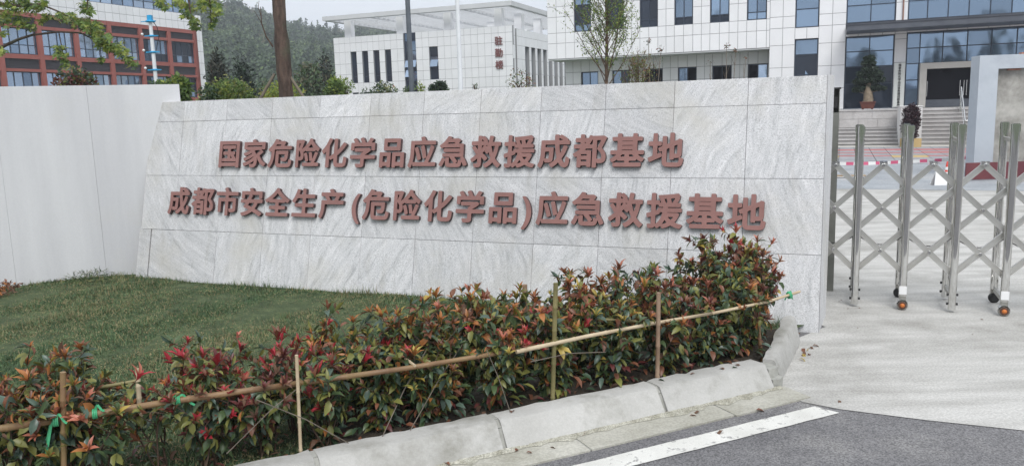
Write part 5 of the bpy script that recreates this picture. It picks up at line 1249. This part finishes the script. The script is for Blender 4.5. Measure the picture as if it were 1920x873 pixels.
# young upright tree and twiggy shrubs before the office building
def twiggy(name, label, cat, base, trunk_pts, tr, nb, zlo, zhi, blen, ang, leaves, L, mats, seed, up=1.):
    t = thing(name, label, cat, base); rnd = random.Random(seed); b = MB(); b.tube(trunk_pts, tr, 8); rec = []
    for k in range(nb):
        f = (k+.5)/nb; z0 = zlo+(zhi-zlo)*f; i = max(j for j in range(len(trunk_pts)-1) if trunk_pts[j][2] <= z0 or j == 0); p, q = Vector(trunk_pts[i]), Vector(trunk_pts[i+1]); s = p.lerp(q, (z0-p.z)/(q.z-p.z))
        a = k*2.4+rnd.uniform(-.4, .4); l = blen*(1-.55*f)*rnd.uniform(.75, 1.2); d = Vector((math.cos(a)*math.sin(ang), math.sin(a)*math.sin(ang), math.cos(ang)))
        e = s + d*l + Vector((0, 0, .12*l)); m_ = s.lerp(e, .5) - Vector((0, 0, .06*l)); r0 = .012*(1-.5*f)*(l/1.2)**.5
        b.tube([s, m_, e], [r0, r0*.65, .003], 5)
        for j in range(rnd.randint(6, 10)):
            g = rnd.uniform(.2, 1.); s2 = (s.lerp(m_, g*2) if g < .5 else m_.lerp(e, g*2-1)); d2 = (d + Vector((rnd.gauss(0, .5), rnd.gauss(0, .5), rnd.uniform(-.2, .6)))).normalized(); e2 = s2 + d2*l*rnd.uniform(.15, .38)
            b.tube([s2, e2], [.0035, .0018], 4)
            for _ in range(leaves):
                f2 = rnd.random(); rec.append((s2.lerp(e2, f2)+Vector((rnd.gauss(0, .025), rnd.gauss(0, .025), rnd.gauss(0, .025))), Vector((rnd.gauss(0, 1), rnd.gauss(0, 1), rnd.gauss(0, 1)-.2)), Vector((rnd.gauss(0, .6), rnd.gauss(0, .6), 1)), L*rnd.uniform(.6, 1.2), rnd.randrange(len(mats))))
    b.build('trunk', M['twig'], t)
    if rec: link('crown', card_geo(np.array([q[0] for q in rec]), np.array([q[1] for q in rec]), np.array([q[2] for q in rec]), np.array([q[3] for q in rec]), np.array([q[3]*.55 for q in rec]), [q[4] for q in rec], [LF[k] for k in mats], 'crown'), t)
    return t
twiggy('young_tree', 'slender young tree with upswept branches and tiny fresh leaves', 'tree', (1.96, 16, 0), [(0, 0, 0), (0, 0, 2.2), (.02, 0, 3.2), (0, 0, 4.3), (.02, 0, 5.3)], [.045, .034, .026, .016, .005], 58, 2.1, 5.1, 1.2, .60, 22, .045, ['fresh', 'tree', 'lime', 'fresh'], 3)
twiggy('twiggy_shrub', 'tangled budding shrub right of the slender young tree', 'shrub', (2.75, 17, 0), [(0, 0, 0), (.02, 0, 1.4), (0, 0, 2.6)], [.03, .022, .008], 34, 1.5, 2.5, .85, .5, 8, .04, ['olive', 'fresh', 'bronze'], 4)
for k, (x, Y, ztop, lab) in enumerate([(1202, 18, 2.72, 'bare upright stalk left of the taller tipped stalk'), (1218, 18, 3.18, 'tallest stalk with a tuft at its tip, right of the young tree'), (1234, 18, 2.98, 'leaning stalk right of the tallest tufted stalk'), (1332, 20, 2.78, 'bare stalk at the left of the stalks by the fifth office window'), (1362, 20, 3.16, 'tufted stalk standing highest before the fifth office window'), (1376, 20, 3.06, 'tufted stalk just right of the highest one'), (1394, 20, 2.86, 'bare stalk nearest the right pier of the office')]):
    p = at(x, 150, Y); t = thing('stalk_plant', lab, 'plant', (p.x, Y, 0), group='thin stalks before the office windows'); rnd = random.Random(k)
    b = MB(); lean = rnd.uniform(-.06, .12); b.tube([(-lean, 0, 0), (-lean*.4, 0, ztop*.6), (lean*.6, 0, ztop)], [.014, .011, .006], 6)
    for j in range(3): z = ztop*rnd.uniform(.7, .9); b.tube([(0, 0, z), (rnd.uniform(-.1, .1), 0, z+.25)], [.005, .003], 4)
    b.build('stem', M['grey_twig'], t); n = 34 if 'tuft' in lab else 10; rg2 = np.random.default_rng(k)
    P = rg2.normal(0, .035, (n, 3))+np.array([lean*.6, 0, ztop]); 
    link('crown', card_geo(P, rg2.normal(size=(n, 3)), rg2.normal(size=(n, 3)), rg2.uniform(.03, .07, n), rg2.uniform(.015, .03, n), rg2.integers(0, 2, n), [LF['dark'], LF['bronze']], 'crown'), t)

# bonsai in its pot on the terrace, purple shrub before the pier
bp_ = U*1.0 + M_*35.25
pot = thing('bonsai_pot', 'rectangular brown clay pot holding the bonsai on the terrace', 'pot', (bp_.x, bp_.y, 1.352), YAW)
b = MB(); b.add([(-.22, -.15, .03), (.22, -.15, .03), (.22, .15, .03), (-.22, .15, .03), (-.28, -.2, .27), (.28, -.2, .27), (.28, .2, .27), (-.28, .2, .27)], [(0, 3, 2, 1), (4, 5, 6, 7), (0, 1, 5, 4), (1, 2, 6, 5), (2, 3, 7, 6), (3, 0, 4, 7)])
b.box((-.30, -.22, .27), (.30, .22, .31)); 
for sx in (-1, 1):
    for sy in (-1, 1): b.box((sx*.17-.04, sy*.1-.03, 0), (sx*.17+.04, sy*.1+.03, .029))
b.build('pot', M['pot'], pot, bevel=.012)
bs = thing('bonsai_tree', 'tall tiered bonsai with a swollen pale trunk before the blue window', 'bonsai', (bp_.x, bp_.y, 1.66), YAW)
b = MB(); pts = [(0, 0, -.03), (.01, 0, .08), (.02, 0, .3), (-.01, 0, .5), (.03, 0, .75), (-.01, 0, .95), (.02, 0, 1.25), (.0, 0, 1.5)]; b.tube(pts, [.20, .19, .17, .13, .07, .045, .03, .02], 14)
b.v = [(x*(1+.12*math.sin(z*14+math.atan2(y, x)*3)), y*(1+.12*math.sin(z*11+math.atan2(y, x)*4)), z) for x, y, z in b.v]
tiers = [(-.32, 0, .52, .26, .10), (.30, .02, .54, .28, .11), (.0, .12, .60, .28, .12), (-.30, 0, .80, .30, .13), (.26, -.02, .84, .34, .14), (0, .0, .90, .32, .14), (-.12, 0, 1.10, .34, .14), (.22, 0, 1.10, .30, .14), (.02, 0, 1.30, .32, .14), (-.02, 0, 1.50, .26, .14), (.01, 0, 1.68, .20, .12), (-.46, 0, .46, .14, .05), (.52, 0, .50, .14, .05)]
for x, y, z, r_, h_ in tiers: b.tube([(0, 0, z-.18), (x*.5, y*.5, z-.1), (x, y, z-.03)], [.022, .018, .010], 6)
b.build('trunk', noisy('bonsai_bark', (.15, .115, .08), (.27, .22, .16), 9, .9, .4), bs)
for k, (x, y, z, r_, h_) in enumerate(tiers):
    P, D, NN, Ls, idx = foliage_cloud((x, y, z), (r_, r_*.9, h_), int(8500*r_), .075, 18, .24, .3, 300+k)
    link('foliage_pad', card_geo(P, D, NN, Ls, Ls*.5, np.random.default_rng(k).choice(3, len(P)), [LF['conifer'], LF['dark'], LF['conifer']], 'foliage_pad'), bs)['kind'] = 'stuff'
pp = U*2.38 + M_*32.1
pt_ = thing('plum_shrub', 'clipped purple-leaved shrub standing before the white pier', 'shrub', (pp.x, pp.y, 0))
P, D, NN, Ls, idx = foliage_cloud((0, 0, .88), (.30, .28, .64), 8000, .085, 40, .26, .4, 91)
link('crown', card_geo(P, D, NN, Ls, Ls*.5, np.random.default_rng(3).choice(2, len(P)), [LF['purple'], LF['purple']], 'crown'), pt_)
b = MB(); b.tube([(0, 0, 0), (0, 0, .9)], [.03, .02], 8); b.build('trunk', M['twig'], pt_)
b = MB(); b.box((-.26, -.26, 0), (.26, .26, .32)); b.build('planter', M['pave_yellow'], pt_)
# dry low plant at the left edge of the lawn
q = gp(2, 552, .06)
bush('dry_weed', 'low orange-brown weed on the lawn at the left edge', (q.x-.05, q.y, .05), .12, .22, 260, .05, ['orange', 'bronze', 'dead'], [1, 2, 2], 61, cat='plant', base=.0, trunk=.004, spread=.4)
q = gp(175, 523, .06)
bush('grass_tuft', 'rank green tuft against the foot of the white wall', (q.x, q.y-.06, .05), .10, .22, 300, .07, ['mid', 'dark', 'olive'], [2, 1, 1], 62, cat='plant', base=.0, wr=.12, trunk=.003, spread=.4)

# ------------------------------------------------------------------ wooded hill
def ridge(az):
    xs_ = [-.95, -.62, -.48, -.40, -.375, -.35, -.30, -.272, -.245, -.215, -.16, -.05, .2]
    hs2 = [.165, .168, .163, .150, .139, .132, .119, .107, .097, .090, .088, .060, .02]
    return np.interp(az, xs_, hs2)*330
def hill_z(x, y):
    az = x/np.maximum(y, 1); f = np.clip((y-85)/(330-85), 0, 1); s = f*f*(3-2*f)*.45+f*.55
    back = np.clip((y-330)/150, 0, 1)
    return ridge(az)*s*(1-.5*back*back) + 2.2*np.sin(x*.05+y*.03)*f + 1.4*np.sin(x*.11-y*.07)*f - .4 - 1.5*(1-f)**6
gx = np.linspace(-300, 90, 90); gy = np.linspace(70, 480, 80); GX, GY = np.meshgrid(gx, gy, indexing='ij'); GZ = hill_z(GX, GY)
V = np.stack([GX.ravel(), GY.ravel(), GZ.ravel()], 1); i, j = np.meshgrid(np.arange(89), np.arange(79), indexing='ij'); k = (i*80+j).ravel()
me = add_mesh_np('hill', V, np.stack([k, k+80, k+81, k+1], 1), np.zeros(len(k), int), [noisy('hill_ground', (.035, .055, .028), (.07, .09, .045), .04, .95)], True)
link('hill', me)['kind'] = 'structure'
rg = np.random.default_rng(55); nt_ = 1500; az = rg.uniform(-.60, -.10, nt_*2); yy = 92+(345-92)*rg.random(nt_*2)**.8; keep = np.arange(nt_*2) < nt_
xx = az*yy; zz = hill_z(xx, yy)
Ps, Ds, Ns, Ll, Mi = [], [], [], [], []
for t_ in range(nt_*2):
    if not (keep[t_] or -.46 < az[t_] < -.12): continue
    far = yy[t_]/345; kind = rg.random()
    tone = 1.3*fbm(np.array([xx[t_]]), np.array([yy[t_]]), .06, 12)[0] + rg.normal(0, .5)
    if kind < .2: r_, h_, n = rg.uniform(1.0, 1.8), rg.uniform(5.5, 9), 170
    else: r_, h_, n = rg.uniform(1.8, 3.2), rg.uniform(4, 6.5), 220
    v = rg.normal(size=(n, 3)); v /= np.linalg.norm(v, axis=1, keepdims=True); f = rg.random((n, 1))**.4
    P = v*f*np.array([1, 1, 1.])
    if kind < .2: w = (1-(P[:, 2:3]+1)/2*.85); P = np.concatenate([P[:, :2]*w*1.3, P[:, 2:]], 1)
    P = P*np.array([r_, r_, h_/2])+np.array([xx[t_], yy[t_], zz[t_]+h_*.5])
    m0 = 0 if (tone < -.5 or kind < .2) else (1 if tone < .5 else (2 if tone < 1.3 else 3))
    Ps.append(P); Ds.append(rg.normal(size=(n, 3))+v*.5); Ns.append(v+rg.normal(size=(n, 3))*.5+np.array([0, 0, .4])); Ll.append(rg.uniform(.45, .9, n)*(.75+.35*far)); Mi.append(np.where(rg.random(n) < .75, m0, rg.integers(0, 3, n)))
Ps, Ds, Ns, Ll, Mi = map(np.concatenate, (Ps, Ds, Ns, Ll, Mi))
tag(link('hill_forest', card_geo(Ps, Ds, Ns, Ll, Ll*.75, Mi, [LF['h1'], LF['h2'], LF['h3'], LF['h4']], 'hill_forest')), 'mixed woodland covering the hill behind the buildings', 'woodland', kind='stuff')

# ------------------------------------------------------------------ haze
HAZE = .0012
hz, t, bsdf = new_mat('haze'); t.nodes.remove(bsdf)
vol = N(t, 'ShaderNodeVolumePrincipled'); vol.inputs['Density'].default_value = HAZE; vol.inputs['Color'].default_value = (.86, .91, 1, 1); vol.inputs['Anisotropy'].default_value = .1
t.links.new(vol.outputs[0], t.nodes['Material Output'].inputs['Volume'])
b = MB(); b.box((-905, -160, -1.2), (905, 905, 75)); o = b.build('haze', hz); o['kind'] = 'stuff'

# ------------------------------------------------------------------ roadside trees mirrored in the office glass, plus unseen ones added to streak the gate
for k, (u, d, h, r_, lab) in enumerate([(9.5, -15, 7.5, 1.4, 'roadside tree across the road, mirrored left of the portal'), (14.0, -15.5, 9.5, 1.9, 'tall roadside tree across the road, mirrored above the portal'), (17.5, -15, 8.2, 1.7, 'roadside tree across the road, mirrored at the right edge of the glass'), (1.5, -14, 7.0, 1.8, 'unseen roadside tree opposite the gate, added for its dark reflection in the steel'), (-6.5, -15, 7.5, 2.0, 'unseen roadside tree opposite the sign wall, added to streak the gate steel'), (-11., -14, 6.8, 1.8, 'unseen roadside tree opposite the white wall, added to streak the gate steel')]):
    p = U*u + M_*d
    bush('roadside_tree', lab, (p.x, p.y, -.03), h, r_*.8, 3600, .30, ['dark', 'tree', 'conifer'], [3, 2, 3], 400+k, cat='tree', base=.9, clumps=40, trunk=.13, group='roadside trees across the road')
